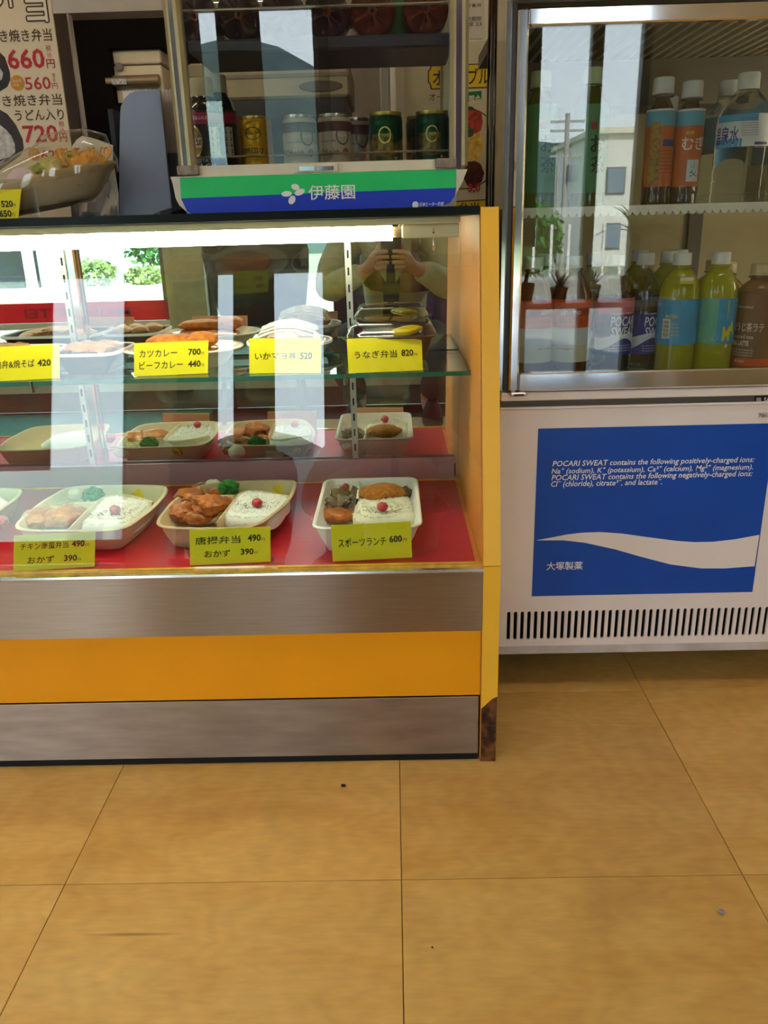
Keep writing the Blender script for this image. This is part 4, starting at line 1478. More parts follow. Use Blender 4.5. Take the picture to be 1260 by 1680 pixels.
build(MB().box(b.x - .0038, d.x + .002, 0.98, 1.0, 0.8365, at(96, 22, .975).z), 'edge_strip', mat('strip_pale', '#b9b0a6', 0.5), t)
cup = thing('kitchen_cupboard', (-0.95, 1.6, 0), 'dark tall kitchen cupboard with open niche seen through the hatch', 'cupboard')
a, b = at(112, 78, 1.40), at(178, 78, 1.40)
zt = at(180, 10, 1.40).z + .1
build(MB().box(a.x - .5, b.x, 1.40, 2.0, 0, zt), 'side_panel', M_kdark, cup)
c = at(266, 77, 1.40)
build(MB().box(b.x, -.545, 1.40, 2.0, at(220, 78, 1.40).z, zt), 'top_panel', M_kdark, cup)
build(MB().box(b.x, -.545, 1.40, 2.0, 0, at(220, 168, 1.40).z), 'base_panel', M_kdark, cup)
app = thing('kitchen_appliance', (-0.75, 1.6, at(220, 170, 1.425).z), 'beige kitchen appliance with round knob inside the dark niche', 'appliance')
M_beige = mat('appliance_beige', '#b8ab8c', 0.45, var=0.05)
a, b = at(176, 166, 1.425), at(262, 166, 1.425)
za_ = at(220, 168, 1.40).z + .0005
zb_, zc_ = at(215, 106, 1.425).z, at(215, 74, 1.425).z
build(MB().box(a.x, min(b.x + .06, -.56), 1.425, 1.9, za_, zb_ - .002, bev=.003), 'body', M_beige, app)
build(MB().box(a.x, min(b.x + .06, -.56), 1.43, 1.9, zb_ + .002, zc_, bev=.003), 'hood', M_beige, app)
kc = at(195, 109, 1.41)
build(MB().lathe([(0, 0), (.009, 0), (.009, .009), (.006, .009), (.006, .004), (0, .004)], 20, M=Matrix.Translation(kc) @ Matrix.Rotation(-PI / 2, 4, 'X')), 'knob', M_darkgrey, app, smooth=True)
pc = at(215, 132, 1.405)
build(MB().tube([(a.x + .01, 1.411, pc.z), (-.565, 1.411, pc.z)], .013, 12), 'rail_pipe', mat('pipe_brown', '#7d6c50', 0.35, 0.4), app, smooth=True)
l0, l1 = at(184, 139, 1.397), at(207, 129, 1.397)
build(MB().box(l0.x, l1.x, 1.3965, 1.3985, l0.z, l1.z), 'rating_label', mat('silver_label', '#b4b1ac', 0.4, col2='#6e6a66', scale=200), app)

# beige oven seen through the hot cabinet
ov = thing('steam_oven', (-0.40, 1.75, 0.8365), 'beige oven with oval handle recess seen through the hot drinks cabinet', 'oven')
OY = 1.55
a, b = at(330, 160, OY), at(574, 160, OY)
a.x = -.525
z0_, z1_ = at(440, 162, OY).z, at(440, 100, OY).z
build(MB().box(a.x, b.x, OY, OY + .35, z0_, z1_, bev=.006), 'upper_body', mat('oven_beige', '#a99c7c', 0.45, var=0.05), ov)
build(MB().box(a.x + .02, b.x - .01, OY + .01, OY + .35, 0.836, z0_ - .001), 'dark_base', mat('oven_dark', '#23242a', 0.35), ov)
build(MB().box(a.x, b.x, OY - .004, OY, at(440, 128, OY).z, at(440, 122, OY).z), 'seam_strip', mat('oven_seam', '#857a62', 0.5), ov)
hc = at(526, 141, OY - .004)
hp = MB()
ring0 = [(hc.x + .058 * math.cos(2 * PI * k / 28), OY - .005, hc.z + .013 * math.sin(2 * PI * k / 28)) for k in range(28)]
ring1 = [(hc.x + .058 * math.cos(2 * PI * k / 28), OY + .0, hc.z + .013 * math.sin(2 * PI * k / 28)) for k in range(28)]
hp.loft([ring0, ring1])
build(hp, 'handle_recess', mat('recess_dark', '#5d523f', 0.5), ov)
build(MB().box(-.53, 0.015, 1.40, 2.1, 0, 0.836), 'kitchen_counter', mat('kitchen_counter_steel', '#6d675e', 0.4, 0.6), None, label='steel kitchen counter behind the hatch carrying the beige oven', cat='counter', loc=(-.4, 1.7, 0))
for k, (x0, x1, m, lb) in enumerate(((624, 637, M_alu, 'grey aluminium door post beside the cream wall'), (640.5, 650, M_white_enamel, 'white door post edging the cream wall'))):
    a, b = at(x0, 150, 1.26), at(x1, 150, 1.26)
    build(MB().box(a.x, b.x, 1.26, 1.2995, 0, 2.2, bev=.002), 'door_post', m, None, label=lb, cat='post', loc=((a.x + b.x) / 2, 1.28, 0))

# notice and platter poster on the cream wall
nt_ = thing('notice_paper', (at(778, 30, KY).x, KY + .009, at(778, 64, KY).z), 'white printed notice taped high on the cream wall', 'notice')
M_npaper = mat('notice_white', '#c9c1b2', 0.6, var=0.02)
build(poly_px(MB(), [(752, -60), (793, -60), (792, 63), (752, 64)], KY + .008, .001), 'sheet', M_npaper, nt_)
text_box('\u6709\u52b9\u671f\u9650', (756, 27, 790, 35), KY + .0075, M_black_print, nt_)
text_box('\u5e73\u6210 23', (756, 36, 790, 43), KY + .0075, M_black_print, nt_)
text_box('\u8a31\u53ef\u756a\u53f7', (756, 6, 790, 12), KY + .0075, M_black_print, nt_)
pp = thing('platter_poster', (at(770, 250, KY).x, KY + .009, at(770, 400, KY).z), 'cream party platter poster with yellow plaques on the cream wall', 'poster')
sheet = build(poly_px(MB(), [(662, 72), (829, 66), (830, 420), (668, 420)], KY + .008, .001), 'sheet', mat('platter_paper', '#c6bb9c', 0.6, var=0.02), pp)
YP = KY + .0072


def plaque(pts, inner):
    k_ = build(poly_px(MB(), pts, YP, .0006), 'plaque_border', M_brownprint, pp)
    build(poly_px(MB(), inner, YP - .0004, .0004), 'plaque_face', mat('plaque_yellow', '#d8b51c', 0.55, var=0.04), k_)


plaque([(706, 107), (820, 103), (822, 110), (827, 114), (827, 134), (821, 138), (820, 144), (707, 147), (705, 139), (702, 135), (702, 116), (705, 113)],
       [(708, 109), (818, 105), (820, 111), (825, 115), (825, 133), (819, 137), (818, 142), (709, 145), (707, 138), (704, 134), (704, 117), (707, 114)])
text_box('\u30aa\u30fc\u30c9\u30d6\u30eb\u5927', (710, 112, 822, 140), YP - .0006, M_black_print, pp, bold=.02)
text_box('\u30aa\u30fc\u30c9\u30d6\u30eb', (704, 151, 768, 165), YP - .0001, M_brownprint, pp)
text_box('\u4e00\u672c', (802, 152, 822, 166), YP - .0001, M_brownprint, pp)
build(poly_px(MB(), [(704, 104), (716, 84), (736, 83), (752, 99), (752, 103)], YP, .0005), 'green_fan', mat('fan_green', '#2f7a4c', 0.6), pp)
build(poly_px(MB(), [(801, 101), (800, 84), (808, 88), (816, 98), (817, 103)], YP, .0005), 'green_fan', mat('fan_green', '#2f7a4c', 0.6), pp)
gs = build(poly_px(MB(), [(764, 151), (790, 149), (790, 161), (764, 169)], YP, .0005), 'green_strip', mat('strip_green', '#1d6b34', 0.6), pp)
text_box('\u89aa\u4f1a', (769, 156, 789, 169), YP - .0005, M_creamprint, gs, bold=.03)
pcx, pcy = 758, 243
pl = build(poly_px(MB(), [(pcx + 66 * math.cos(2 * PI * k / 40), pcy + 68 * math.sin(2 * PI * k / 40)) for k in range(40)], YP, .0004), 'plate_rim', M_brownprint, pp)
build(poly_px(MB(), [(pcx + 64 * math.cos(2 * PI * k / 40), pcy + 66 * math.sin(2 * PI * k / 40)) for k in range(40)], YP - .0004, .0004), 'plate_face', mat('plate_print', '#b9ab8a', 0.6), pl)
rnd = random.Random(3)
M_fr, M_fg, M_fy, M_fd = (mat('food_print_' + n_, c_, 0.55, col2=d_, scale=90) for n_, c_, d_ in (('red', '#b8432c', '#7c1f16'), ('green', '#3c5a2c', '#1c2f16'), ('yellow', '#d8b552', '#a88430'), ('dark', '#5a1f18', '#2c0f0c')))
for (cx, cy, rx, ry, m) in ((777, 200, 16, 22, M_fr), (770, 182, 8, 8, M_fg), (769, 217, 9, 9, M_fg), (776, 238, 16, 26, M_fy), (776, 284, 18, 22, M_fd), (811, 236, 9, 24, M_fg), (810, 222, 6, 10, M_fr), (806, 262, 9, 12, M_fy),
                            (735, 225, 26, 28, M_fr), (735, 275, 20, 18, M_fy), (738, 192, 16, 12, M_fg)):
    k_ = 9
    build(poly_px(MB(), [(cx + rx * (1 + .12 * rnd.uniform(-1, 1)) * math.cos(2 * PI * i / k_), cy + ry * (1 + .12 * rnd.uniform(-1, 1)) * math.sin(2 * PI * i / k_)) for i in range(k_)], YP - .0009 - .0001 * rnd.random(), .0003), 'food_picture', m, pl)
text_box('3,0', (768, 301, 788, 317), YP - .0012, M_redprint, pp, bold=.03)
text_box('\u5473\n\u6c34', (802, 288, 812, 312), YP - .0005, M_black_print, pp)
plaque([(742, 330), (810, 326), (812, 330), (818, 335), (818, 352), (811, 360), (742, 362)], [(744, 332), (808, 328), (810, 332), (816, 336), (816, 351), (809, 358), (744, 360)])
text_box('\u5f01\u5f53', (752, 332, 786, 352), YP - .0006, M_black_print, pp, bold=.03)
# ================================================================ ON TOP OF THE CASE, left
CT = 0.8417
# blue grey bag holder with white paper bags
M_bgrey = mat('blue_grey_plastic', '#8c96b0', 0.5, var=0.04, scale=10)
bh = thing('bag_holder', (-0.43, 0.60, CT), 'blue grey upright paper bag holder between the poster and hot cabinet', 'holder')
pts = [(196.5, 364), (195.5, 270), (197, 190), (198, 176), (204, 162), (213, 153), (222, 149.5), (262, 147), (281, 341), (264, 346), (248, 353), (243, 364)]
BHY = .56
q = [at(x, y, BHY) for x, y in pts]
q = [(p.x, max(p.z, CT + (.0 if i in (0, 11) else 0))) for i, p in enumerate(q)]
q[0] = (q[0][0], CT)
q[-1] = (q[-1][0], CT)
build(MB().prism(q, 'y', BHY, BHY + .006), 'front_panel', M_bgrey, bh)
build(MB().prism(q, 'y', BHY + .075, BHY + .081), 'back_panel', M_bgrey, bh)
a, b, c = at(196, 277, BHY), at(197, 178, BHY), at(188, 182, BHY)
build(MB().box(a.x - .008, a.x - .0005, BHY + .002, BHY + .08, a.z, b.z), 'side_strap', mat('strap_black', '#15161c', 0.5), bh)
build(MB().box(q[1][0] + .006, q[8][0] - .02, BHY + .0062, BHY + .0748, CT, CT + .10), 'bag_support', M_bgrey, bh)
M_bag = mat('white_paper_bag', '#d9cfc8', 0.7, var=0.03)
rnd = random.Random(5)
for k in range(7):
    y = BHY + .011 + k * .009
    x0 = at(197 + k * 3, 150, BHY).x
    zt_ = at(220, 143 - k * 1.2 + rnd.uniform(-1, 1), BHY).z
    mb = MB()
    n_ = 9
    top_ = []
    for i in range(n_):
        x = x0 + .052 * i / (n_ - 1)
        top_.append((x, zt_ - .004 * (i % 2) - rnd.uniform(0, .002)))
    mb.prism([(x0 + .004, CT + .1002), (x0 + .052, CT + .1002)] + top_[::-1], 'y', y, y + .0012)
    build(mb, 'paper_bag', M_bag, None, label=('first', 'second', 'third', 'fourth', 'fifth', 'sixth', 'last')[k] + ' white paper bag from the front of the blue grey holder', cat='paper bag', group='paper bags in the blue grey holder', loc=(x0 + .025, y, CT + .1002))
# crumpled white sheet behind the wrapped bowl
ws = MB()
SHY = .545
g = []
out_ = [(118, 240), (124, 229), (135, 223), (150, 226), (168, 232), (184, 238), (186, 262), (190, 285), (193, 318), (195, 362)]
bot_ = [(x, 364) for x, _ in out_]
rows = 9
for r_ in range(rows):
    row = []
    for i, (x, y) in enumerate(out_):
        f = r_ / (rows - 1)
        xx = x * (1 - f) + (112 + (195 - 112) * i / 9) * f
        yy = y * (1 - f) + 364 * f
        p = at(xx, yy, SHY)
        row.append((p.x, SHY + .010 * math.sin(i * 1.7 + r_ * .9) * (0.4 + f * .3) + .012 * f, max(p.z, CT + .0005)))
    g.append(row)
ws.loft(g, False, False, closed=False)
wso = build(ws, 'paper_sheet', mat('white_sheet', '#d5cdc6', 0.65, var=0.03), None, smooth=True, label='crumpled white paper sheet standing behind the wrapped bowl', cat='paper', loc=(-.5, SHY, CT), ang=35)
md = wso.modifiers.new('thickness', 'SOLIDIFY')
md.thickness = .0006

# wrapped tempura bowl
WBY = .46
wb = thing('plastic_bowl', (-0.55, WBY, CT), 'cream oval bowl of fried food on the case top at left', 'bowl')
M_wbowl = mat('cream_bowl', '#d8c094', 0.3, trans=0.25, var=0.05, coat=.5)
ctr = at(85, 300, WBY)


def oval_ring(cx, cy, rx, ry, z, n=40, tilt=0.0):
    return [(cx + rx * math.cos(2 * PI * k / n), cy + ry * math.sin(2 * PI * k / n), z + tilt * math.cos(2 * PI * k / n)) for k in range(n)]


wcx, wrx, wry = at(60, 300, WBY).x, .118, .062
zr = .894
tl = .026
mb = MB()
mb.loft([oval_ring(wcx, WBY, wrx * .78, wry * .78, CT + .024, tilt=tl * .7), oval_ring(wcx, WBY, wrx * .97, wry * .97, zr - .008, tilt=tl), oval_ring(wcx, WBY, wrx, wry, zr, tilt=tl), oval_ring(wcx, WBY, wrx * 1.04, wry * 1.05, zr, tilt=tl),
         oval_ring(wcx, WBY, wrx * 1.04, wry * 1.05, zr - .004, tilt=tl), oval_ring(wcx, WBY, wrx * .99, wry * .99, zr - .010, tilt=tl), oval_ring(wcx, WBY, wrx * .80, wry * .80, CT + .019, tilt=tl * .6), oval_ring(wcx, WBY, wrx * .7, wry * .7, CT + .0132, tilt=.013)])
build(mb, 'bowl_body', M_wbowl, wb, smooth=True)
M_ftemp = mat('green_tempura', '#b9bd6c', 0.55, col2='#7f8f3c', scale=55, bump=.5, bscale=90, coat=.3)
M_ftemp2 = mat('pale_batter', '#d3c98c', 0.55, col2='#b3a65c', scale=60, bump=.5, bscale=90, coat=.3)
M_fkak = mat('orange_fritter', '#e2a548', 0.5, col2='#c07c26', scale=45, bump=.6, bscale=70, coat=.3)


def food(mb, name, m, label, cat, loc, smooth=True, group=None, kind=None):
    return build(mb, name, m, None, smooth=smooth, label=label, cat=cat, loc=loc, ang=50, group=group, kind=kind)


zf = zr + .004


def fpx(px_, py_, Y):
    return at(px_, py_, Y)


c = fpx(72, 288, .45)
food(MB().blob(c, (.019, .026, .017), 3, .35, 2.6), 'vegetable_tempura', M_ftemp, 'green vegetable tempura lump in the cream bowl next to the fish cake', 'tempura', c)
c = fpx(95, 284, .455)
food(MB().blob(c, (.023, .028, .024), 8, .35, 2.6), 'vegetable_tempura', M_ftemp2, 'pale battered tempura lump in the middle of the cream bowl', 'tempura', c)
c = fpx(118, 263, .485)
food(MB().blob(c, (.016, .022, .014), 12, .35, 2.6), 'vegetable_tempura', M_ftemp, 'green tempura piece at the back of the cream bowl', 'tempura', c)
c = fpx(147, 276, .462)
mb = MB().blob(c, (.030, .034, .026), 5, .18, 1.6)
for k in range(26):
    a0 = rnd.uniform(-1.3, 1.3)
    pts_ = []
    for i in range(7):
        th = .1 + 1.3 * i / 6
        d_ = Vector((math.sin(a0 * .8) * math.sin(th + .5) * .031 + .003 * rnd.uniform(-1, 1), -.032 * math.cos(th * .8), .027 * math.sin(th)))
        pts_.append(c + Vector((d_.x + .012 * a0, d_.y * (1 - .15 * abs(a0)), d_.z)))
    mb.tube(pts_, .0012, 5)
food(mb, 'shredded_fritter', M_fkak, 'round orange shredded fritter at the right end of the cream bowl', 'fritter', c)
c = fpx(118, 300, .44)
mb = MB().blob(c, (.030, .02, .012), 9, .3, 2.2)
food(mb, 'brown_fritter', M_fkak, 'low brown fritter piece under the tempura in the cream bowl', 'fritter', c)
c = at(42, 296, .425)
mb = MB()
prof_ = [(-.026, -.022), (-.025, -.004), (-.020, .008), (-.010, .0155), (.002, .017), (.013, .013), (.020, .003), (.023, -.022)]
mb.prism([(c.x + u, c.z + v) for u, v in prof_], 'y', .415, .424)
food(mb, 'fish_cake_slice', mat('fish_cake', '#e6d5d6', 0.4, col2='#e0b9c6', scale=25, coat=.4), 'pale pink fish cake slice standing at the front of the cream bowl', 'fish cake', (c.x, .42, c.z - .022), smooth=False)
# cling film over the bowl
fm_ = MB()
rows = []
for j, (s_, h_) in enumerate(((1.055, -.012), (1.06, .001), (1.0, .016), (.86, .032), (.62, .043), (.35, .048), (.05, .050))):
    ring = []
    for k in range(48):
        a_ = 2 * PI * k / 48
        wob = .003 * noise.noise(Vector((math.cos(a_) * 3, math.sin(a_) * 3, j * .6))) * (1 if 0 < j < 6 else .3)
        ring.append((wcx + wrx * s_ * math.cos(a_) + (.012 if j > 2 else 0), WBY + wry * s_ * 1.02 * math.sin(a_), zr + h_ * (1.0 + .25 * math.cos(a_)) + tl * math.cos(a_) * s_ + wob))
    rows.append(ring)
fm_.loft(rows, False, True)
fo = build(fm_, 'cling_film', sheet_glass('cling_film', '#f7f6ee', 0.05, 0.04), None, smooth=True, label='crinkled clear film stretched over the cream bowl of fried food', cat='plastic film', loc=(wcx, WBY, zr), ang=180)
# price holder in front of the bowl
cp = thing('card_stand', (-0.62, .405, CT), 'clear plastic card stand at the far left of the case top', 'card stand')
cl = [at(x, 340, .400) for x in (-60, 63)]
build(MB().box(cl[0].x, cl[1].x, .400, .4015, CT, at(60, 293, .400).z), 'front_sheet', M_clear, cp)
build(MB().box(cl[0].x, cl[1].x, .4015, .432, CT, CT + .0015), 'foot_sheet', M_clear, cp)
yc = [at(x, y, .396) for x, y in ((-50, 310), (35, 310), (31, 366))]
pc_ = thing('price_card', (yc[0].x + .04, .397, CT), 'yellow price card with 520 and 650 at far left of case top', 'price card')
build(MB().prism([(yc[0].x, CT), (yc[2].x, CT), (yc[1].x, yc[1].z), (yc[0].x, yc[1].z)], 'y', .3962, .3968), 'card', M_card, pc_)
text_box('520', (2, 329, 21, 340), .3960, M_black_print, pc_, bold=.03)
text_box('650', (-1, 344.5, 19, 356), .3960, M_black_print, pc_, bold=.03)
text_box('\u5186', (21.5, 334, 25.5, 339), .3960, M_black_print, pc_)
text_box('\u5186', (20, 349, 24.5, 354.5), .3960, M_black_print, pc_)

# ================================================================ THE STREET SIDE (seen in the mirror and the panes)
M_asph = mat('pale_road', '#8f8f8c', 0.9, var=0.06, scale=2)
build(MB().box(-14, 14, -8.0, -1.73, -0.4, -0.03), 'pavement', M_conc, kind='structure')
gm_ = MB()
gm_.add([(-60, -8.0, -.262), (60, -8.0, -.262), (60, -16, -.30), (-60, -16, -.30), (60, -24, -.95), (-60, -24, -.95), (60, -60, -1.95), (-60, -60, -1.95), (120, -200, -2.2), (-120, -200, -2.2)],
        [(0, 1, 2, 3), (3, 2, 4, 5), (5, 4, 6, 7), (7, 6, 8, 9)])
build(gm_, 'ground', mat('verge_ground', '#8b8a72', 0.95, col2='#6c7350', scale=.8), kind='structure')
build(MB().box(-30, 3.5, -10.3, -10.0, -.26, .06, bev=.03), 'kerb_wall', mat('kerb_concrete', '#9a968c', 0.9, var=.12, scale=3), None, label='low pale kerb wall across the road', cat='wall', loc=(-8, -10.1, -.26))
build(MB().box(-30, 10, -9.99, -8.0, -.26, -.249), 'road', M_asph, kind='structure')


def leafy(name, c, rad, m, label, cat, nleaf, seed, group=None, leaf=.12):
    r_ = random.Random(seed)
    mb = MB()
    for k in range(nleaf):
        d_ = Vector((r_.gauss(0, 1), r_.gauss(0, 1), r_.gauss(0, 1))).normalized() * r_.uniform(.55, 1)
        p = Vector(c) + Vector((d_.x * rad[0], d_.y * rad[1], d_.z * rad[2]))
        u = Vector((r_.gauss(0, 1), r_.gauss(0, 1), r_.gauss(0, 1))).normalized() * leaf
        v = u.cross(Vector((r_.gauss(0, 1), r_.gauss(0, 1), r_.gauss(0, 1)))).normalized() * leaf * .5
        mb.add([p - u, p + v, p + u, p - v], [(0, 1, 2, 3)])
    t = thing(name, (c[0], c[1], c[2] - rad[2]), label, cat, group)
    build(mb, 'foliage', m, t, kind='stuff')
    build(MB().tube([(c[0], c[1], c[2] - rad[2] - .1), (c[0], c[1], c[2])], .03, 6), 'stem', mat('bark', '#6a5640', .9), t)
    return t


M_leaf1 = mat('leaf_olive', '#7f8f52', 0.7, col2='#5c6f38', scale=3)
M_leaf2 = mat('leaf_green', '#4f8a3c', 0.7, col2='#2f6428', scale=.4)
leafy('shrub', (-5.75, -14, .02), (.5, .5, .34), M_leaf1, 'dry olive shrub beyond the kerb wall', 'shrub', 500, 1, leaf=.06)
leafy('shrub', (-4.9, -14.5, -.05), (.45, .5, .22), M_leaf1, 'low olive shrub to the right of the dry one beyond the kerb', 'shrub', 350, 2, leaf=.06)
leafy('street_tree', (-5.2, -16, .95), (.75, .7, .9), M_leaf2, 'leafy green street tree beyond the kerb wall', 'tree', 900, 4, leaf=.10)
wh = thing('warehouse', (-8.6, -23, -.9), 'pale blue green warehouse with white corner column across the street', 'building')
M_pale = mat('warehouse_pale', '#9fb5b3', 0.8, var=.03, scale=.5)
build(MB().box(-10.15, -4.2, -24, -22, -.95, 4.0), 'main_wall', M_pale, wh)
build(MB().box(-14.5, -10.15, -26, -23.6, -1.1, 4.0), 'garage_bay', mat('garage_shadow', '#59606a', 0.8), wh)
build(MB().box(-14.5, -10.15, -23.6, -22.2, .75, 4.0), 'canopy', M_pale, wh)
build(MB().tube([(-10.45, -22.1, -.95), (-10.45, -22.1, .75)], .16, 10), 'corner_column', M_white_enamel, wh)
for k in range(4):
    build(MB().box(-9.6 + k * 1.4, -8.6 + k * 1.4, -21.98, -21.94, 1.6, 2.6), 'window', mat('far_window', '#6b8294', 0.2), wh)
tk = thing('small_truck', (-17.2, -38, -1.55), 'small white flatbed truck parked on the left across the street', 'truck')
tx, ty, tz = -17.9, -36, -1.45
M_tw = mat('truck_white', '#e6e9ea', 0.3, var=.02)
build(MB().prism([(tx, tz + .25), (tx, tz + .75), (tx + .18, tz + 1.25), (tx + .75, tz + 1.3), (tx + .82, tz + .25)], 'y', ty - .6, ty + .6), 'cab', M_tw, tk)
build(MB().box(tx + .86, tx + 2.1, ty - .6, ty + .6, tz + .35, tz + .68), 'bed', M_tw, tk)
build(MB().box(tx + .25, tx + .70, ty + .6, ty + .61, tz + .78, tz + 1.18), 'window', mat('truck_glass', '#5d6d78', .1), tk)
for wx in (.4, 1.7):
    build(MB().lathe([(0, -.1), (.22, -.1), (.22, .1), (0, .1)], 14, M=Matrix.Translation((tx + wx, ty + .55, tz + .22)) @ Matrix.Rotation(PI / 2, 4, 'X')), 'wheel', M_black, tk)
hl = MB()
N1, N2 = 40, 12
for j in range(N2):
    for i in range(N1):
        x = -140 + 280 * i / (N1 - 1)
        y = -90 - 110 * j / (N2 - 1)
        f = math.sin(PI * min(1, j / 8)) if j < 4 else 1.0
        base = 13 + 17 * math.exp(-((x + 26) / 30) ** 2) + 0 + 2.5 * noise.noise(Vector((x * .06, y * .06, 2)))
        z = -2.4 + (base + 2.4) * min(1, j / 6) ** .8
        hl.v.append((x, y, z))
for j in range(N2 - 1):
    for i in range(N1 - 1):
        k = j * N1 + i
        hl.f.append((k, k + 1, k + N1 + 1, k + N1))
build(hl, 'wooded_hill', mat('hill_forest', '#33473f', .9, col2='#202f30', scale=.25, bump=1, bscale=.8), None, smooth=True, label='green wooded hill far behind the street', cat='hill', loc=(0, -120, -2.4), ang=180)
off = thing('office_block', (13.0, -43, -1.5), 'two storey white building with dark windows across the street', 'building')
M_ow = mat('office_white', '#ece8de', .7, var=.03, scale=.3)
build(MB().box(9.75, 19, -50, -40, -1.8, 4.55), 'walls', M_ow, off)
build(MB().box(9.5, 19.2, -50.3, -39.7, 4.55, 4.8), 'roof_slab', mat('roof_cream', '#d8cfb8', .7), off)
for j, zz in enumerate((-.6, 1.9)):
    for k in range(5):
        f_ = build(MB().box(10.3 + k * 1.35, 11.2 + k * 1.35, -39.99, -39.93, zz, zz + 1.2), 'window', M_frame, off)
        build(MB().box(10.36 + k * 1.35, 11.14 + k * 1.35, -39.93, -39.91, zz + .06, zz + 1.14), 'pane', mat('far_window', '#6b8294', 0.2), f_)
ph = thing('street_pole', (5.35, -25, -1.0), 'grey utility pole with crossarms against the sky', 'pole')
M_pole = mat('pole_grey', '#a09c94', .7)
build(MB().tube([(5.35, -25, -1.0), (5.35, -25, 3.8)], .07, 8), 'shaft', M_pole, ph)
for z in (3.55, 3.3, 2.6):
    build(MB().box(4.85, 5.85, -25.05, -24.95, z, z + .06), 'crossarm', M_pole, ph)
build(MB().lathe([(.14, 0), (.16, .05), (.16, .45), (.14, .5)], 10, (5.55, -24.9, 1.9)), 'transformer', mat('transformer', '#8d8f92', .6), ph)
build(MB().tube([(5.12, -25, -1.0), (5.12, -25, 2.4)], .045, 8), 'shaft', M_pole, ph)
for k in range(9):
    x = 2.3 + k * .28
    t = build(MB().box(x - .02, x + .02, -12.02, -11.98, -.28, .75), 'fence_post', M_white_enamel, None, label=('first', 'second', 'third', 'fourth', 'fifth', 'sixth', 'seventh', 'eighth', 'last')[k] + ' slim white post from the left of the roadside railing', cat='post', group='white railing posts by the road', loc=(x, -12, -.28))
leafy('hedge', (3.6, -20, .4), (.8, .6, .9), M_leaf2, 'round green hedge beside the roadside railing', 'hedge', 700, 9, leaf=.12)

# ---- shop front dressing on the panes
M_dark_ban = translucent('banner_plum', '#6e5a66')
M_ban_ink = mat('banner_ink', '#120c0e', .8)
GLZ = -1.645


def hang(name, x0, x1, z0, z1, m, label, cat, y=GLZ):
    t = thing(name, ((x0 + x1) / 2, y, z0), label, cat)
    build(MB().box(x0, x1, y, y + .0015, z0, z1), 'sheet', m, t)
    build(MB().tube([(x0, y, z1), (x1, y, z1)], .006, 8), 'top_rod', M_frame, t)
    return t


nb = hang('tourist_banner', -.27, .40, .37, 1.57, M_dark_ban, 'plum dark cloth banner with brush lettering hung in the shop window', 'banner')
MX = Vector((-1, 0, 0))
text('nice', (.30, .14), ((.24, GLZ + .0022, 1.30), MX, ZD), M_ban_ink, nb, bold=.02, shear=.3, depth=-.0008)
text('Hokkaido', (.42, .11), ((.34, GLZ + .0022, 1.12), MX, ZD), M_ban_ink, nb, bold=.02, shear=.3, depth=-.0008)
text('nice', (.30, .12), ((.26, GLZ + .0022, .96), MX, ZD), M_ban_ink, nb, bold=.02, shear=.3, depth=-.0008)
text('Hokkaido', (.42, .09), ((.34, GLZ + .0022, .82), MX, ZD), M_ban_ink, nb, bold=.02, shear=.3, depth=-.0008)
hang('window_poster', -2.2, -1.34, .79, 1.56, mat('poster_back', '#5a554e', .8), 'grey back of a large poster in the left shop window', 'poster')
hang('window_poster', -.625, -.462, .78, 1.57, mat('poster_back2', '#3c3a3c', .8), 'narrow dark poster back between two bright panes', 'poster')
hang('window_poster', -.845, -.685, .80, 1.57, mat('poster_back2', '#3c3a3c', .8), 'narrow dark poster back against the beige pillar', 'poster')
vp_ = hang('price_banner', .425, .578, .72, 1.57, mat('banner_sage', '#4a514b', .8), 'sage vertical price banner at the right shop window', 'banner')
for k, ch in enumerate('\u5f01\u5f53\u5186'):
    text(ch, (.06, .075), ((.555, GLZ + .0022, 1.28 - k * .15), MX, ZD), M_ban_ink, vp_, bold=.02, depth=-.0008)
rs = thing('window_sticker', (-1.9, GLZ, .41), 'long red lettered sticker strip low on the left shop window', 'sticker')
build(MB().box(-3.25, -1.04, GLZ - .002, GLZ - .0005, .425, .515), 'strip', translucent('sticker_red', '#e02848'), rs)
build(MB().box(-3.25, -1.04, GLZ - .002, GLZ - .0005, .395, .424), 'white_strip', M_white_print, rs)
text('MONKA TEI', (.50, .045), ((-1.22, GLZ + .0004, .445), MX, ZD), mat('sticker_ink', '#a81830', .5), rs, bold=.02, depth=-.0008)
rs2 = thing('window_sticker', (-.1, GLZ, .30), 'red sticker strip low on the middle shop window', 'sticker')
build(MB().box(-.33, .40, GLZ - .002, GLZ - .0005, .26, .36), 'strip', translucent('sticker_red', '#e02848'), rs2)
build(MB().box(-2.4, -.86, -1.56, -1.12, 0.0002, 0.009, bev=.003), 'door_mat', mat('teal_mat', '#2f7f72', .9, var=.12, scale=60, bump=.4, bscale=200), None, label='teal floor mat lying along the left shop window', cat='mat', loc=(-1.6, -1.35, 0))
# plants at the right window
pst = thing('plant_shelf', (.80, -1.50, 0), 'white plant shelf standing under the right shop window', 'shelf')
build(MB().box(.47, 1.12, -1.59, -1.40, .50, .52), 'board', M_white_enamel, pst)
for lx in (.50, 1.09):
    for ly in (-1.57, -1.42):
        build(MB().box(lx - .012, lx + .012, ly - .012, ly + .012, 0, .50), 'leg', M_white_enamel, pst)


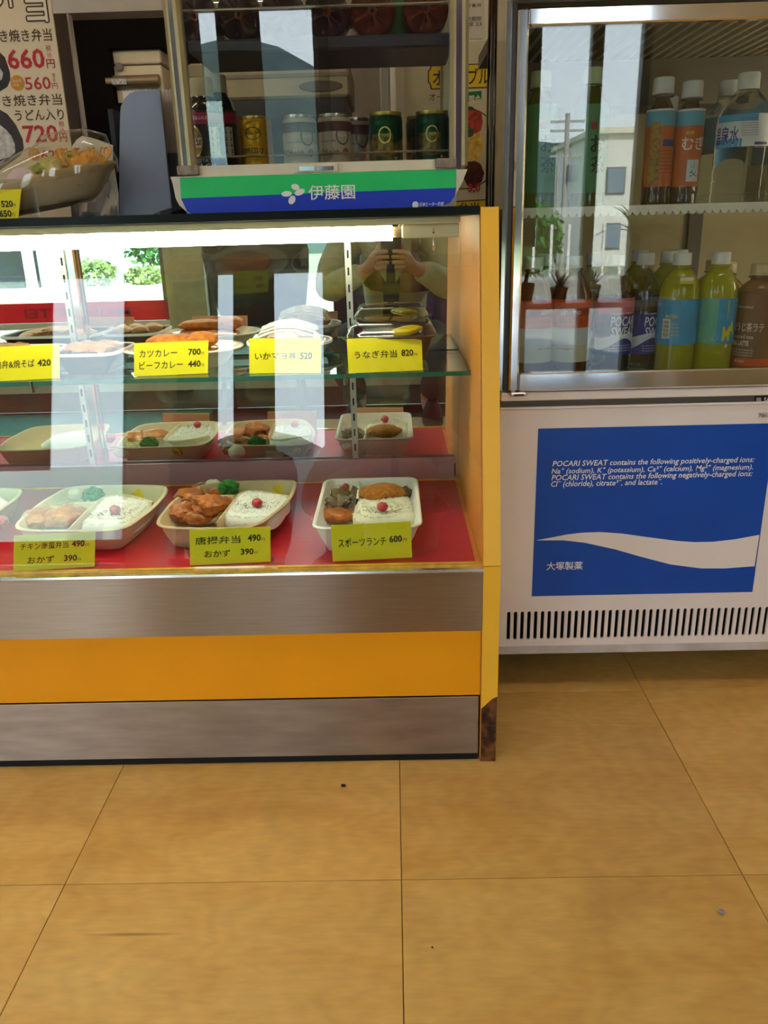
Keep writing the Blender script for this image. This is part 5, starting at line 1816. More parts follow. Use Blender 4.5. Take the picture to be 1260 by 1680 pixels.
def potted(name, x, y, z, pr, phh, nl, ll, wid, droop, m, label, seed, stem=0.0):
    r_ = random.Random(seed)
    t = thing(name, (x, y, z), label, 'plant')
    build(MB().lathe([(pr * .75, 0), (pr, phh), (pr * .9, phh), (pr * .7, phh * .85), (0, phh * .85)], 18, (x, y, z), cap=True), 'pot', mat('pot_terracotta', '#9a6a4c', .8), t, smooth=True)
    if stem:
        build(MB().tube([(x, y, z + phh * .8), (x + .01, y, z + phh + stem)], .008, 8), 'stem', mat('bark', '#6a5640', .9), t)
    zz = z + phh * .9 + stem
    for k in range(nl):
        a_ = 2 * PI * k / nl * 2.4 + r_.uniform(-.2, .2)
        e_ = r_.uniform(.15, 1.35)
        L_ = ll * r_.uniform(.75, 1.1)
        c_, s_ = [], []
        n_ = 6
        for i in range(n_ + 1):
            f = i / n_
            h_ = L_ * f * math.cos(e_) if True else 0
            v_ = L_ * f * math.sin(e_) - droop * L_ * f * f
            w_ = wid * (1 - f) ** .7 * (1 if f > .05 else .7) + .0004
            d_ = Vector((math.cos(a_), math.sin(a_), 0))
            n2 = Vector((-math.sin(a_), math.cos(a_), 0))
            p_ = Vector((x, y, zz)) + d_ * h_ + ZD * v_
            if p_.y < -1.635:
                p_.y = -1.635
            c_.append(p_ - n2 * w_)
            s_.append(p_ + n2 * w_)
        mb = MB().loft([c_, s_], False, False, closed=False)
        build(mb, 'leaf', m, t)
    return t


potted('dracaena', .93, -1.47, .5205, .05, .09, 34, .24, .009, .45, translucent('leaf_dark', '#8c9a52'), 'spiky dracaena in a terracotta pot on the right of the plant shelf', 3, .16)
potted('small_succulent', .645, -1.46, .5205, .035, .055, 40, .09, .005, .1, translucent('leaf_grey', '#6d7663', .4), 'small grey spiky succulent on the left of the plant shelf', 4)
potted('small_succulent', .775, -1.48, .5205, .035, .06, 40, .085, .005, .1, translucent('leaf_grey', '#6d7663', .4), 'taller grey spiky succulent beside the small one on the plant shelf', 5)
potted('leafy_pot', .52, -1.50, .5205, .04, .07, 26, .085, .012, .5, translucent('leaf_lime', '#b0bc50'), 'lime green leafy plant by the left end of the plant shelf', 6, .05)
# ================================================================ BENTO in the case
RZ = 0.3421
M_tray_tan = mat('tan_pulp_tray', '#c9b18c', 0.5, var=0.04)
M_tray_cream = mat('cream_pulp_tray', '#d9cdb0', 0.5, var=0.04)
M_tray_white = mat('white_foam_tray', '#ece9e4', 0.45, var=0.02)
M_rice = mat('rice', '#f0efe8', 0.4, var=0.04, sss=.2)
M_rice2 = mat('rice_mixed', '#e9e7d2', 0.4, var=0.05, sss=.2)
M_plum = mat('pickled_plum', '#c22a3a', 0.3, col2='#8f1826', scale=200, coat=.5)
M_sesame = mat('black_sesame', '#17130f', 0.5)
M_broc = mat('broccoli_green', '#2f8a2c', 0.6, col2='#14551a', scale=260, bump=.8, bscale=400)
M_brocs = mat('broccoli_stem', '#7fb35c', 0.5)
M_pot = mat('potato_salad', '#efe9cf', 0.55, var=.05, bump=.4, bscale=200)
M_tak = mat('yellow_pickle', '#e8cc18', 0.35, var=.05, coat=.4)
M_kara = mat('fried_chicken', '#b8691f', 0.5, col2='#8a4412', scale=70, bump=.7, bscale=160, coat=.25)
M_nan = mat('battered_chicken', '#c48540', 0.5, col2='#9a5a20', scale=60, bump=.5, bscale=130, coat=.25)
M_katsu = mat('breaded_cutlet', '#b9781f', 0.7, col2='#8a5212', scale=180, bump=1.0, bscale=420)
M_meat = mat('stir_fried_meat', '#7c6a50', 0.45, col2='#4d4030', scale=70, coat=.3, bump=.3, bscale=150)
M_spag = mat('spaghetti', '#d9b96a', 0.45, var=.06)
M_cab = mat('shredded_cabbage', '#d8d8b0', 0.5, col2='#b9c088', scale=90)


def tray(name, outline, z0, zr, m, label, th=.0022, inset=.014, lip=.006, cat='food tray', floor=None):
    """outline: list of (x, y) at the rim; walls lean in towards the base"""
    cx = sum(p[0] for p in outline) / len(outline)
    cy = sum(p[1] for p in outline) / len(outline)
    t = thing(name, (cx, cy, z0), label, cat)

    def off(d):
        out = []
        n_ = len(outline)
        for i, p in enumerate(outline):
            a_, b_ = Vector(outline[i - 1]), Vector(outline[(i + 1) % n_])
            tg = (b_ - a_)
            nn = Vector((-tg.y, tg.x)).normalized() if tg.length > 1e-9 else Vector((0, 0))
            if nn.dot(Vector((cx - p[0], cy - p[1]))) < 0:
                nn = -nn
            out.append((p[0] + nn.x * d, p[1] + nn.y * d))
        return out
    R = lambda d, z: [(x, y, z) for x, y in off(d)]
    zf = floor if floor is not None else z0 + .004
    mb = MB()
    mb.loft([R(inset + .016, zf), R(inset + .010, zf + .003), R((inset + lip) * .55, (zf + zr) * .5), R(lip + .001, zr - .004), R(lip - .001, zr - .0005), R(.001, zr), R(-.0008, zr - .0018), R(.0005, zr - .004),
             R(lip - .0015, zr - .0048), R((inset + lip) * .5, (zf + zr) * .5), R(inset + .006, z0 + .004), R(inset + .010, z0)])
    build(mb, 'tray_body', m, t, smooth=True, ang=50)
    return t


def divider(t, pts_px, zt, zb, m, w=.0032):
    mb = MB()
    P_ = [atz(x, y, zt) for x, y in pts_px]
    P_ = smooth_open([(p.x, p.y) for p in P_], 4)
    l_, r_ = [], []
    for i, p in enumerate(P_):
        a_ = P_[max(i - 1, 0)]
        b_ = P_[min(i + 1, len(P_) - 1)]
        tg = Vector((b_[0] - a_[0], b_[1] - a_[1])).normalized()
        n_ = Vector((-tg.y, tg.x))
        l_.append(n_)
    rings = []
    for s_, z in ((-2.2, zb), (-1, zt - .001), (-.6, zt), (.6, zt), (1, zt - .001), (2.2, zb)):
        rings.append([(p[0] + n_.x * w * .5 * s_, p[1] + n_.y * w * .5 * s_, z) for p, n_ in zip(P_, l_)])
    mb.loft(rings, False, False, closed=False)
    return build(mb, 'divider', m, t, smooth=True, ang=60)


def smooth_open(pts, n=5):
    out = []
    for i in range(len(pts) - 1):
        p1, p2 = Vector(pts[i]), Vector(pts[i + 1])
        p0 = Vector(pts[i - 1]) if i else p1
        p3 = Vector(pts[i + 2]) if i + 2 < len(pts) else p2
        for j in range(n):
            t = j / n
            out.append(0.5 * ((2 * p1) + (p2 - p0) * t + (2 * p0 - 5 * p1 + 4 * p2 - p3) * t * t + (3 * p1 - p0 - 3 * p2 + p3) * t ** 3))
    out.append(Vector(pts[-1]))
    return out


def inside(p, poly):
    c = False
    j = len(poly) - 1
    for i in range(len(poly)):
        a_, b_ = poly[i], poly[j]
        if (a_[1] > p[1]) != (b_[1] > p[1]) and p[0] < (b_[0] - a_[0]) * (p[1] - a_[1]) / (b_[1] - a_[1]) + a_[0]:
            c = not c
        j = i
    return c


def rice(poly_px_, z0, zt, m, label, seed, n_grain=900, name='rice'):
    r_ = random.Random(seed)
    poly = [atz(x, y, (zt + z0) / 2 + .004) for x, y in poly_px_]
    poly = [(p.x, p.y) for p in smooth_loop([(p.x, p.y) for p in poly], 4)]
    cx = sum(p[0] for p in poly) / len(poly)
    cy = sum(p[1] for p in poly) / len(poly)
    mb = MB()
    rings = []
    for s_, z in ((.98, z0), (1.0, z0 + (zt - z0) * .45), (.93, z0 + (zt - z0) * .8), (.75, zt - .0015), (.4, zt), (.05, zt + .0005)):
        rings.append([(cx + (x - cx) * s_, cy + (y - cy) * s_, z + .0015 * noise.noise(Vector((x * 120, y * 120, s_ * 9)))) for x, y in poly])
    mb.loft(rings)
    xs = [p[0] for p in poly]
    ys = [p[1] for p in poly]
    k = 0
    while k < n_grain:
        x, y = r_.uniform(min(xs), max(xs)), r_.uniform(min(ys), max(ys))
        if not inside((x, y), poly):
            continue
        k += 1
        dx_, dy_ = (x - cx), (y - cy)
        # how near the edge: scale of the point in the polygon
        s_ = 0
        for q in (1.0, .93, .75, .4):
            if inside((cx + dx_ / q, cy + dy_ / q), poly):
                s_ = q
        zz = {1.0: z0 + (zt - z0) * .5, .93: z0 + (zt - z0) * .82, .75: zt - .0015, .4: zt, 0: z0 + (zt - z0) * .5}[s_]
        a_ = r_.uniform(0, PI)
        e_ = r_.uniform(-.5, .5)
        u = Vector((math.cos(a_) * math.cos(e_), math.sin(a_) * math.cos(e_), math.sin(e_))) * .0030
        w_ = Vector((-math.sin(a_), math.cos(a_), 0)) * .0012
        h_ = u.cross(w_).normalized() * .0012
        c_ = Vector((x, y, zz + r_.uniform(0, .0012)))
        mb.add([c_ - u, c_ + u, c_ - u * .2 + w_, c_ - u * .2 - w_, c_ - u * .2 + h_, c_ - u * .2 - h_], [(0, 2, 4), (0, 4, 3), (0, 3, 5), (0, 5, 2), (1, 4, 2), (1, 3, 4), (1, 5, 3), (1, 2, 5)])
    return build(mb, name, m, None, smooth=True, label=label, cat='rice', kind='stuff', loc=(cx, cy, z0), ang=80)


def plum(px_, py_, z, r, tray_words):
    c = atz(px_, py_, z + r * .4)
    c.z = z + r * .62
    food(MB().blob(c, (r, r, r * .85), 4, .12, 2.5, 2), 'pickled_plum', M_plum, 'red pickled plum on the rice of the ' + tray_words, 'pickled plum', (c.x, c.y, z))
    r_ = random.Random(int(px_))
    mb = MB()
    for k in range(46):
        a_ = r_.uniform(0, 2 * PI)
        d_ = r * (1.15 + abs(r_.gauss(0, .8)))
        p = Vector((c.x + d_ * 1.5 * math.cos(a_), c.y + d_ * 1.0 * math.sin(a_), z + .0015))
        b_ = r_.uniform(0, PI)
        u = Vector((math.cos(b_), math.sin(b_), 0)) * .0017
        w_ = Vector((-math.sin(b_), math.cos(b_), 0)) * .0009
        h_ = ZD * .0010
        mb.add([p - u, p + u, p + w_, p - w_, p + h_], [(0, 2, 4), (0, 4, 3), (1, 4, 2), (1, 3, 4)])
    build(mb, 'black_sesame', M_sesame, None, label='black sesame seeds round the plum of the ' + tray_words, cat='sesame', kind='stuff', loc=(c.x, c.y, z))


def broccoli(px_, py_, z, r, words, seed):
    c = atz(px_, py_, z + r)
    c.z = z + r * .9
    r_ = random.Random(seed)
    t = thing('broccoli_floret', (c.x, c.y, z), 'green broccoli floret in the ' + words, 'broccoli')
    mb = MB()
    for k in range(26):
        a_ = r_.uniform(0, 2 * PI)
        e_ = r_.uniform(-.1, 1.5)
        d_ = Vector((math.cos(a_) * math.cos(e_), math.sin(a_) * math.cos(e_), math.sin(e_) * .75)) * r * .78
        mb.blob(c + d_, (r * .34,) * 3, k, .35, 3.2, 2)
    build(mb, 'crown', M_broc, t, smooth=True)
    sm_ = MB()
    for k in range(5):
        a_ = 2 * PI * k / 5
        sm_.tube([(c.x, c.y, z + .001), (c.x + .3 * r * math.cos(a_), c.y + .3 * r * math.sin(a_), c.z), (c.x + .6 * r * math.cos(a_), c.y + .6 * r * math.sin(a_) , c.z + r * .25)], [r * .25, r * .16, r * .1], 7)
    build(sm_, 'stem', M_brocs, t, smooth=True)


def lump(name, px_, py_, z, rad, m, label, cat, seed, amp=.25, fr=2.0, rot=0.0, sub=3):
    c = atz(px_, py_, z + rad[2] * .5)
    c.z = z + rad[2] * .75
    mb = MB().blob(c, rad, seed, amp, fr, sub, M=Matrix.Rotation(rot, 3, 'Z'))
    return food(mb, name, m, label, cat, (c.x, c.y, z))


def pickle(px_, py_, z, words, n=2):
    for k in range(n):
        c = atz(px_ + 5 * k, py_ + 1.2 * k, z + .006)
        M_ = Matrix.Translation((c.x, c.y, z + .008)) @ Matrix.Rotation(.5 + .2 * k, 4, 'Y') @ Matrix.Rotation(.9, 4, 'X')
        mb = MB().lathe([(0, -.0015), (.0095, -.0015), (.0102, 0), (.0095, .0015), (0, .0015)], 20, M=M_)
        food(mb, 'yellow_pickle', M_tak, ('front', 'rear')[k] + ' slice of yellow pickle in the ' + words, 'pickle', (c.x, c.y, z))


# ---- karaage tray
kw = 'fried chicken bento'
ko = [(-0.3690, .337), (-.29, .3185), (-.222, .325), (-.193, 0.3810), (-.176, .46), (-.176, .540), (-.193, .563), (-.27, .564), (-.340, .550), (-0.3710, .50), (-0.3810, .42)]
ktray = tray('bento_tray', [(p.x, p.y) for p in smooth_loop(ko, 5)], RZ, .385, M_tray_tan, 'tan divided bento tray holding fried chicken in the front row')
divider(ktray, [(354, 858), (368, 840), (381, 823.5), (393, 809), (410, 804), (440, 807), (474, 813)], .3835, .352, M_tray_tan)
divider(ktray, [(349, 812.5), (385, 812)], .382, .352, M_tray_tan)
kb_ = atz(418, 799.5, .372)
build(MB().box(kb_.x - .019, kb_.x + .021, kb_.y - .004, kb_.y + .006, .350, .372, bev=.002), 'raised_block', M_tray_tan, ktray)
rice([(369, 853), (378, 832), (394, 812), (412, 808), (472, 817), (468, 832), (452, 850), (430, 855)], 0.3590, 0.3860, M_rice, 'white rice in the right half of the fried chicken bento', 21)
plum(422, 827, 0.3870, .0095, kw)
broccoli(376, 801, 0.3610, .020, kw, 3)
lump('potato_salad', 349, 803, 0.3610, (.018, .016, .015), M_pot, 'scoop of white potato salad beside the broccoli of the fried chicken bento', 'potato salad', 2, .15)
pickle(455, 802, 0.3630, kw)
for k, (x, y, z, rad, ro, wd) in enumerate(((301.5, 844, 0.3610, (.022, .020, .013), .2, 'front left'), (313, 819, 0.3650, (.021, .024, .014), .9, 'rear left'), (330, 804, 0.3670, (.013, .013, .009), .2, 'small rear'),
                                           (323, 852, 0.3610, (.019, .011, .009), 0, 'low front'), (366, 829, 0.3630, (.013, .022, .010), .3, 'right hand'), (346, 815, 0.3670, (.014, .013, .011), .5, 'middle rear'), (342, 833, 0.3710, (.024, .022, .015), -.3, 'large topmost'))):
    lump('fried_chicken', x, y, z, tuple(q * 1.22 for q in rad), M_kara, wd + ' piece of brown fried chicken in the fried chicken bento', 'fried chicken', 30 + k, .32, 2.3, ro)
sp = MB()
r_ = random.Random(8)
for k in range(16):
    c = atz(302 + r_.uniform(-6, 10), 826 + r_.uniform(-6, 8), 0.3690)
    a0 = r_.uniform(0, 6)
    sp.tube([(c.x + .010 * math.cos(a0 + i * .6), c.y + .012 * math.sin(a0 + i * .6), 0.3670 + .004 * math.sin(i + k)) for i in range(6)], .0011, 5)
build(sp, 'spaghetti', M_spag, None, smooth=True, label='pale spaghetti strands under the fried chicken', cat='noodles', kind='stuff', loc=(-.34, .44, 0.3610))

# ---- chicken nanban tray
nw = 'battered chicken bento'
no_ = [(-.596, .340), (-.52, .3225), (-.43, .325), (-.408, 0.3810), (-.400, .46), (-.404, .520), (-.425, .548), (-.50, .556), (-.585, .552), (-.605, .50), (-.610, .42)]
ntray = tray('bento_tray', [(p.x, p.y) for p in smooth_loop(no_, 5)], RZ, .385, M_tray_cream, 'cream divided bento tray holding battered chicken in the front row')
divider(ntray, [(112, 868), (132, 847), (152, 828), (171, 815), (192, 811.5), (215, 812), (250, 823)], .3835, .352, M_tray_cream)
divider(ntray, [(122, 825), (160, 822.5)], .382, .352, M_tray_cream)
rice([(134, 866), (150, 846), (170, 822), (190, 816), (246, 826), (240, 842), (215, 860), (190, 866)], 0.3590, 0.3860, M_rice, 'white rice in the right half of the battered chicken bento', 22)
plum(189, 838.5, 0.3870, .0095, nw)
broccoli(153, 812.5, 0.3610, .019, nw, 5)
lump('potato_salad', 119, 815, 0.3610, (.017, .014, .012), M_pot, 'scoop of white potato salad beside the broccoli of the battered chicken bento', 'potato salad', 6, .15)
pickle(226, 810, 0.3630, nw)
lump('battered_chicken', 66, 853, 0.3610, (.034, .036, .015), M_nan, 'left battered chicken cutlet in the battered chicken bento', 'fried chicken', 44, .22, 2.0, .2)
lump('battered_chicken', 108, 850, 0.3630, (.032, .036, .016), M_nan, 'right battered chicken cutlet in the battered chicken bento', 'fried chicken', 47, .22, 2.0, -.2)
cb = MB()
for k in range(40):
    c = atz(104 + r_.uniform(-26, 26), 832 + r_.uniform(-7, 7), 0.3710)
    a0 = r_.uniform(-.6, .6)
    cb.tube([(c.x + .014 * (i - 1.5) * math.cos(a0), c.y + .009 * (i - 1.5) * math.sin(a0) + .002 * math.sin(i * 2), 0.3690 + .003 * math.sin(i * 1.6 + k)) for i in range(4)], .0012, 4)
build(cb, 'shredded_cabbage', M_cab, None, smooth=True, label='shredded pale cabbage behind the battered chicken', cat='cabbage', kind='stuff', loc=(-.52, .45, 0.3610))
# ---- the tray cut off by the left edge
so = [(x - .262, y) for x, y in no_]
stray = tray('bento_tray', [(p.x, p.y) for p in smooth_loop(so, 5)], RZ, .385, M_tray_cream, 'cream bento tray cut off by the left edge of the picture')
c = at(-60, 850, .4)
rc = MB().blob((-.73, .45, 0.3750), (.06, .08, .014), 3, .1, 2.0)
food(rc, 'rice_portion', M_rice, 'rice portion in the bento tray cut off at the left edge', 'rice', (-.73, .45, 0.3610))
lump('red_ginger', 2, 858, 0.3630, (.012, .014, .009), M_plum, 'red pickled ginger heap in the tray cut off at the left edge', 'pickle', 9)

# ---- sports lunch tray
sw_ = 'white lunch tray'
tr_ = tray('bento_tray', round_rect(-.1255, .0425, .295, .549, .022, 5), RZ, .390, M_tray_white, 'white foam lunch tray with cutlet and rice at the right of the front row', inset=.016)
divider(tr_, [(588.5, 790), (588, 805), (586, 818)], .3865, .350, M_tray_white, .004)
rice([(584, 853), (588, 820), (606, 817), (640, 815), (668, 818), (676, 826), (682, 846), (678, 853)], 0.3590, 0.3850, M_rice2, 'pale rice in the white lunch tray at the right', 23)
plum(627.5, 833.5, 0.3870, .0095, sw_)
c = atz(627, 806, 0.3890)
mb = MB().blob((c.x, c.y, 0.3870), (.040, .034, .013), 7, .14, 1.4, 4, M=Matrix.Rotation(.15, 3, 'Z'))
food(mb, 'breaded_cutlet', M_katsu, 'long golden breaded cutlet at the back of the white lunch tray', 'cutlet', (c.x, c.y, 0.3710))
lump('burdock_side', 666, 811, 0.3630, (.012, .016, .010), M_meat, 'small brown side dish at the right of the breaded cutlet', 'side dish', 12, .4)
for k, (x, y, ln, a0, h_, wd) in enumerate(((560, 832, .050, .3, .0, 'lowest broad'), (553, 823, .046, .9, .004, 'left'), (572, 821, .044, -.5, .004, 'right'), (560, 814, .040, .1, .008, 'upper'), (566, 826, .046, 1.3, .009, 'crosswise'), (550, 831, .038, -.3, .007, 'front left'), (575, 814, .030, .6, .008, 'rear right'), (558, 821, .036, 2.2, .013, 'topmost'))):
    c = atz(x, y, 0.3750)
    m1_, m2_ = [], []
    for i in range(9):
        u = (i / 8 - .5) * ln
        w_ = .009 * (1 - abs(i / 8 - .5) * 1.1) + .003
        zz = 0.3750 + h_ + .006 * math.sin(i * 1.1 + k) + .003 * noise.noise(Vector((u * 90, k, 0)))
        px0 = c.x + u * math.cos(a0)
        py0 = c.y + u * math.sin(a0)
        m1_.append((px0 - w_ * math.sin(a0), py0 + w_ * math.cos(a0), zz + .003 * math.sin(i * 2.1)))
        m2_.append((px0 + w_ * math.sin(a0), py0 - w_ * math.cos(a0), zz - .002 * math.cos(i * 1.7)))
    b3 = [(p[0], p[1], p[2] - .003) for p in m2_]
    b4 = [(p[0], p[1], p[2] - .003) for p in m1_]
    mb = MB().loft([[m1_[i], m2_[i], b3[i], b4[i]] for i in range(9)])
    food(mb, 'meat_strip', M_meat, wd + ' strip of grey brown stir fried meat in the white lunch tray', 'meat', (c.x, c.y, 0.3690))
lump('fried_piece', 552, 848, 0.3610, (.028, .022, .012), M_kara, 'fried brown piece at the front left of the white lunch tray', 'fried food', 15, .25)
lump('cherry_tomato', 567.5, 800, 0.3750, (.0065, .0065, .0065), M_plum, 'small red cherry at the back of the white lunch tray', 'cherry', 3, .03)
lump('white_radish', 557, 804, 0.3650, (.013, .012, .009), mat('radish_white', '#e3d6d8', .5), 'pale radish heap behind the meat of the white lunch tray', 'radish', 4, .3)
lump('yellow_pickle', 577.5, 808, 0.3710, (.008, .006, .006), M_tak, 'small yellow pickle piece next to the cherry', 'pickle', 2, .1)

# ---- upper shelf
SHZ = 0.5946
M_tray_black = mat('black_tray', '#1c1a1c', 0.3, coat=.3)
M_tray_brown = mat('brown_tray', '#4a2e26', 0.3, coat=.3)
M_noodle = mat('fried_noodles', '#a8743a', 0.5, col2='#7a4c22', scale=90)
M_curry = mat('curry_cutlet', '#c9761a', 0.5, col2='#a0520e', scale=80, bump=.8, bscale=220)


def xs_(px_, Y, py_=570):
    return at(px_, py_, Y).x


def two_tone(name, outline, z0, zr, label, **kw):
    t = tray(name, outline, z0, zr, M_tray_black, label, **kw)
    n_ = len(outline)
    cx = sum(p[0] for p in outline) / n_
    cy = sum(p[1] for p in outline) / n_
    R = lambda s, z: [(cx + (x - cx) * s, cy + (y - cy) * s, z) for x, y in outline]
    build(MB().loft([R(.97, zr + .0003), R(.975, zr + .0018), R(1.012, zr + .0018), R(1.02, zr - .0004), R(1.015, zr - .003)], False, False), 'white_rim', M_tray_white, t, smooth=True, label='white rim')
    return t


x0, x1 = xs_(-95, .55), xs_(88, .55)
two_tone('noodle_tray', round_rect(x0, x1, .488, .632, .03, 5), SHZ, .630, 'black tray with white rim holding noodles at far left of the shelf')
nd = MB().blob(((x0 + x1) / 2, .56, .626), ((x1 - x0) * .40, .052, .016), 8, .15, 3)
for k in range(60):
    c = Vector(((x0 + x1) / 2 + r_.uniform(-.35, .35) * (x1 - x0), .56 + r_.uniform(-.04, .04), .640))
    a0 = r_.uniform(0, 6)
    nd.tube([c + Vector((.016 * math.cos(a0 + i * .7), .014 * math.sin(a0 + i * .7), -.002 * abs(i - 2) - 6 * ((c.x - (x0 + x1) / 2) ** 2))) for i in range(5)], .0014, 4)
build(nd, 'fried_noodles', M_noodle, None, smooth=True, label='heap of brown fried noodles in the far left shelf tray', cat='noodles', kind='stuff', loc=((x0 + x1) / 2, .56, SHZ + .004), ang=80)
x0, x1 = xs_(97, .55), xs_(204, .55)
two_tone('meat_tray', round_rect(x0, x1, .490, .632, .028, 5), SHZ, .630, 'black tray with white rim holding stir fried meat second on the shelf')
for k in range(7):
    c = Vector((x0 + (x1 - x0) * (.2 + .1 * k), .56 + .03 * math.sin(k * 2.1), .632))
    food(MB().blob(c, (.019, .022, .010), 60 + k, .4, 2.4, 2), 'stir_fried_meat', M_noodle, ('first', 'second', 'third', 'fourth', 'fifth', 'sixth', 'last')[k] + ' brown meat piece from the left in the second shelf tray', 'meat', c, group='meat pieces in the second shelf tray')
# curry plate
cx, cy = xs_(300, .58), .584
cxr = xs_(398, .58) - cx
M_plate = mat('cream_plate', '#e9e0c4', 0.3, coat=.4)
cpl = tray('curry_plate', [(cx + cxr * math.cos(2 * PI * k / 44), cy + .092 * math.sin(2 * PI * k / 44)) for k in range(44)], SHZ, .628, M_plate, 'cream oval plate of orange curry on the glass shelf', inset=.024, lip=.010)
food(MB().blob((cx - .012, cy, .622), (cxr * .70, .070, .011), 2, .1, 2), 'curry_sauce', mat('curry_sauce', '#c9780f', .25, col2='#a85c08', scale=60, coat=.5), 'orange curry sauce covering the cream oval plate', 'curry', (cx, cy, .602))
c = at(318, 536, .575)
food(MB().blob((xs_(285, .57), .572, .640), (.050, .028, .011), 5, .16, 1.7), 'curry_cutlet', M_curry, 'long breaded cutlet lying on the curry, left one', 'cutlet', (xs_(285, .57), .572, .630))
food(MB().blob((xs_(335, .57), .565, .641), (.028, .026, .014), 9, .16, 1.7), 'curry_cutlet', M_curry, 'short breaded cutlet lying on the curry, right one', 'cutlet', (xs_(335, .57), .565, .628))
# squid mayonnaise bowl
cx, cy = xs_(476, .56), .560
rr = xs_(545, .56) - cx
two_tone('rice_bowl', [(cx + rr * math.cos(2 * PI * k / 36), cy + rr * math.sin(2 * PI * k / 36)) for k in range(36)], SHZ, .636, 'round black bowl with white rim of squid on the glass shelf', inset=.022)
M_squid = mat('fried_squid', '#ded3c6', 0.5, col2='#cf9f86', scale=40, bump=.5, bscale=110)
for k in range(11):
    a0 = 2 * PI * k / 9
    d_ = .036 if k < 9 else .008
    c = Vector((cx + d_ * math.cos(a0), cy + d_ * math.sin(a0), .642 + (.016 if k >= 9 else .0) + .003 * (k % 3)))
    food(MB().blob(c, (.018, .016, .012), 80 + k, .4, 2.4, 2), 'fried_squid', M_squid, ('right rim', 'rear right', 'rear middle', 'rear left', 'left rear', 'left rim', 'front left', 'front middle', 'front right', 'topmost right', 'topmost left')[k] + ' pale fried squid piece in the black round bowl', 'fried squid', c, group='fried squid in the round bowl')
ms_ = MB()
for k in range(9):
    y0 = cy - .045 + .011 * k
    ms_.tube([(cx - .045 + .015 * i, y0 + .004 * (-1) ** i, .670 - 5.5 * ((.015 * i - .045) ** 2 + (y0 - cy) ** 2)) for i in range(7)], .0022, 6)
build(ms_, 'mayonnaise', mat('mayonnaise', '#f2eee0', .3), None, smooth=True, label='zigzag of white mayonnaise over the fried squid', cat='sauce', loc=(cx, cy, .655), kind='stuff')
# eel bento
x0, x1 = -.071, .074
et = tray('eel_tray', round_rect(x0, x1, .470, .625, .024, 5), SHZ, .650, M_tray_brown, 'dark brown tray of eel bento at the right end of the shelf', inset=.018)
food(MB().blob((.0, .548, .640), (.056, .060, .008), 3, .08, 2), 'eel_rice', mat('eel_brown', '#5a3216', .3, col2='#38200f', scale=60, coat=.5), 'glossy brown eel layer filling the eel tray', 'eel', (0, .548, .606))
for k in range(3):
    c = Vector((.020 + .008 * k, .518 + .020 * k, .652))
    food(MB().blob(c, (.020, .010, .006), 90 + k, .12, 2, 2), 'egg_strip', M_tak, ('front', 'middle', 'rear')[k] + ' yellow egg strip on the eel rice', 'egg', c)
M_lid = sheet_glass('clear_lid', '#eef0ee', .06, .02)
ld = MB()
RR = lambda i, z: [(x, y, z) for x, y in round_rect(x0 + i, x1 - i, .470 + i, .625 - i, .024, 5)]
ld.loft([RR(-.001, .6512), RR(.001, .654), RR(.006, .664), RR(.014, .667)])
build(ld, 'tray_lid', M_lid, None, smooth=True, label='clear plastic lid closing the eel tray', cat='lid', loc=(0, .548, .651), ang=50)

# ---- price cards
M_cardink = mat('card_ink', '#33300f', .6)


def price_card(quad, z, lines, label, lean=.010):
    """quad: pixel corners tl, tr, br, bl of the card as it stands on the board at height z"""
    br, bl = atz(*quad[2], z), atz(*quad[3], z)
    tl, tr2 = at(*quad[0], bl.y + lean), at(*quad[1], br.y + lean)
    t = thing('price_card', ((bl.x + br.x) / 2, (bl.y + br.y) / 2, z), label, 'price card')
    bl.z = br.z = z + .0004
    hh = (tl.z + tr2.z) / 2 - z
    xd = (br - bl).normalized()
    yd = ((tl - bl).normalized() + (tr2 - br).normalized()).normalized()
    w_ = (br - bl).length
    nb_ = xd.cross(yd).normalized()
    mk = lambda d: [bl + nb_ * d, br + nb_ * d, br + yd * hh + nb_ * d, bl + yd * hh + nb_ * d]
    build(MB().loft([mk(0), mk(-.0007)]), 'card', M_card, t)
    build(MB().loft([mk(-.0008), mk(-.0013)]), 'card_back', M_card_back, t)
    ft = MB()
    a_, b_ = bl + xd * (w_ * .02), br + xd * .004
    ft.loft([[a_ + nb_ * -.0014, b_ + nb_ * -.0014, b_ + YD * .022, a_ + YD * .022], [p + ZD * .001 for p in (a_ + nb_ * -.0014, b_ + nb_ * -.0014, b_ + YD * .022, a_ + YD * .022)]])
    build(ft, 'clear_foot', M_clear, t)
    for body_, u0, v0, u1, v1, b in lines:
        text(body_, ((u1 - u0) * w_, (v1 - v0) * hh), (bl + xd * (u0 * w_) + yd * (v0 * hh), xd, yd), M_cardink, t, bold=b)
    return t


price_card([(25, 876), (155, 873), (155, 930), (22, 938)], RZ + .0003,
           [('\u30c1\u30ad\u30f3\u5357\u86ee\u5f01\u5f53', .08, .58, .67, .78, .012), ('490', .71, .59, .87, .78, .03), ('\u5186', .88, .59, .925, .67, 0),
            ('\u304a\u304b\u305a', .17, .19, .50, .39, .012), ('390', .62, .20, .78, .38, .03), ('\u5186', .79, .20, .83, .27, 0)], 'yellow price card with 490 and 390 before the battered chicken bento')
price_card([(311, 868), (443, 864), (444, 922), (312, 928)], RZ + .0003,
           [('\u5510\u63da\u5f01\u5f53', .07, .57, .63, .79, .012), ('490', .72, .60, .88, .80, .03), ('\u5186', .885, .61, .93, .69, 0),
            ('\u304a\u304b\u305a', .18, .20, .50, .40, .012), ('390', .63, .23, .79, .41, .03), ('\u5186', .80, .24, .84, .31, 0)], 'yellow price card with 490 and 390 before the fried chicken bento')
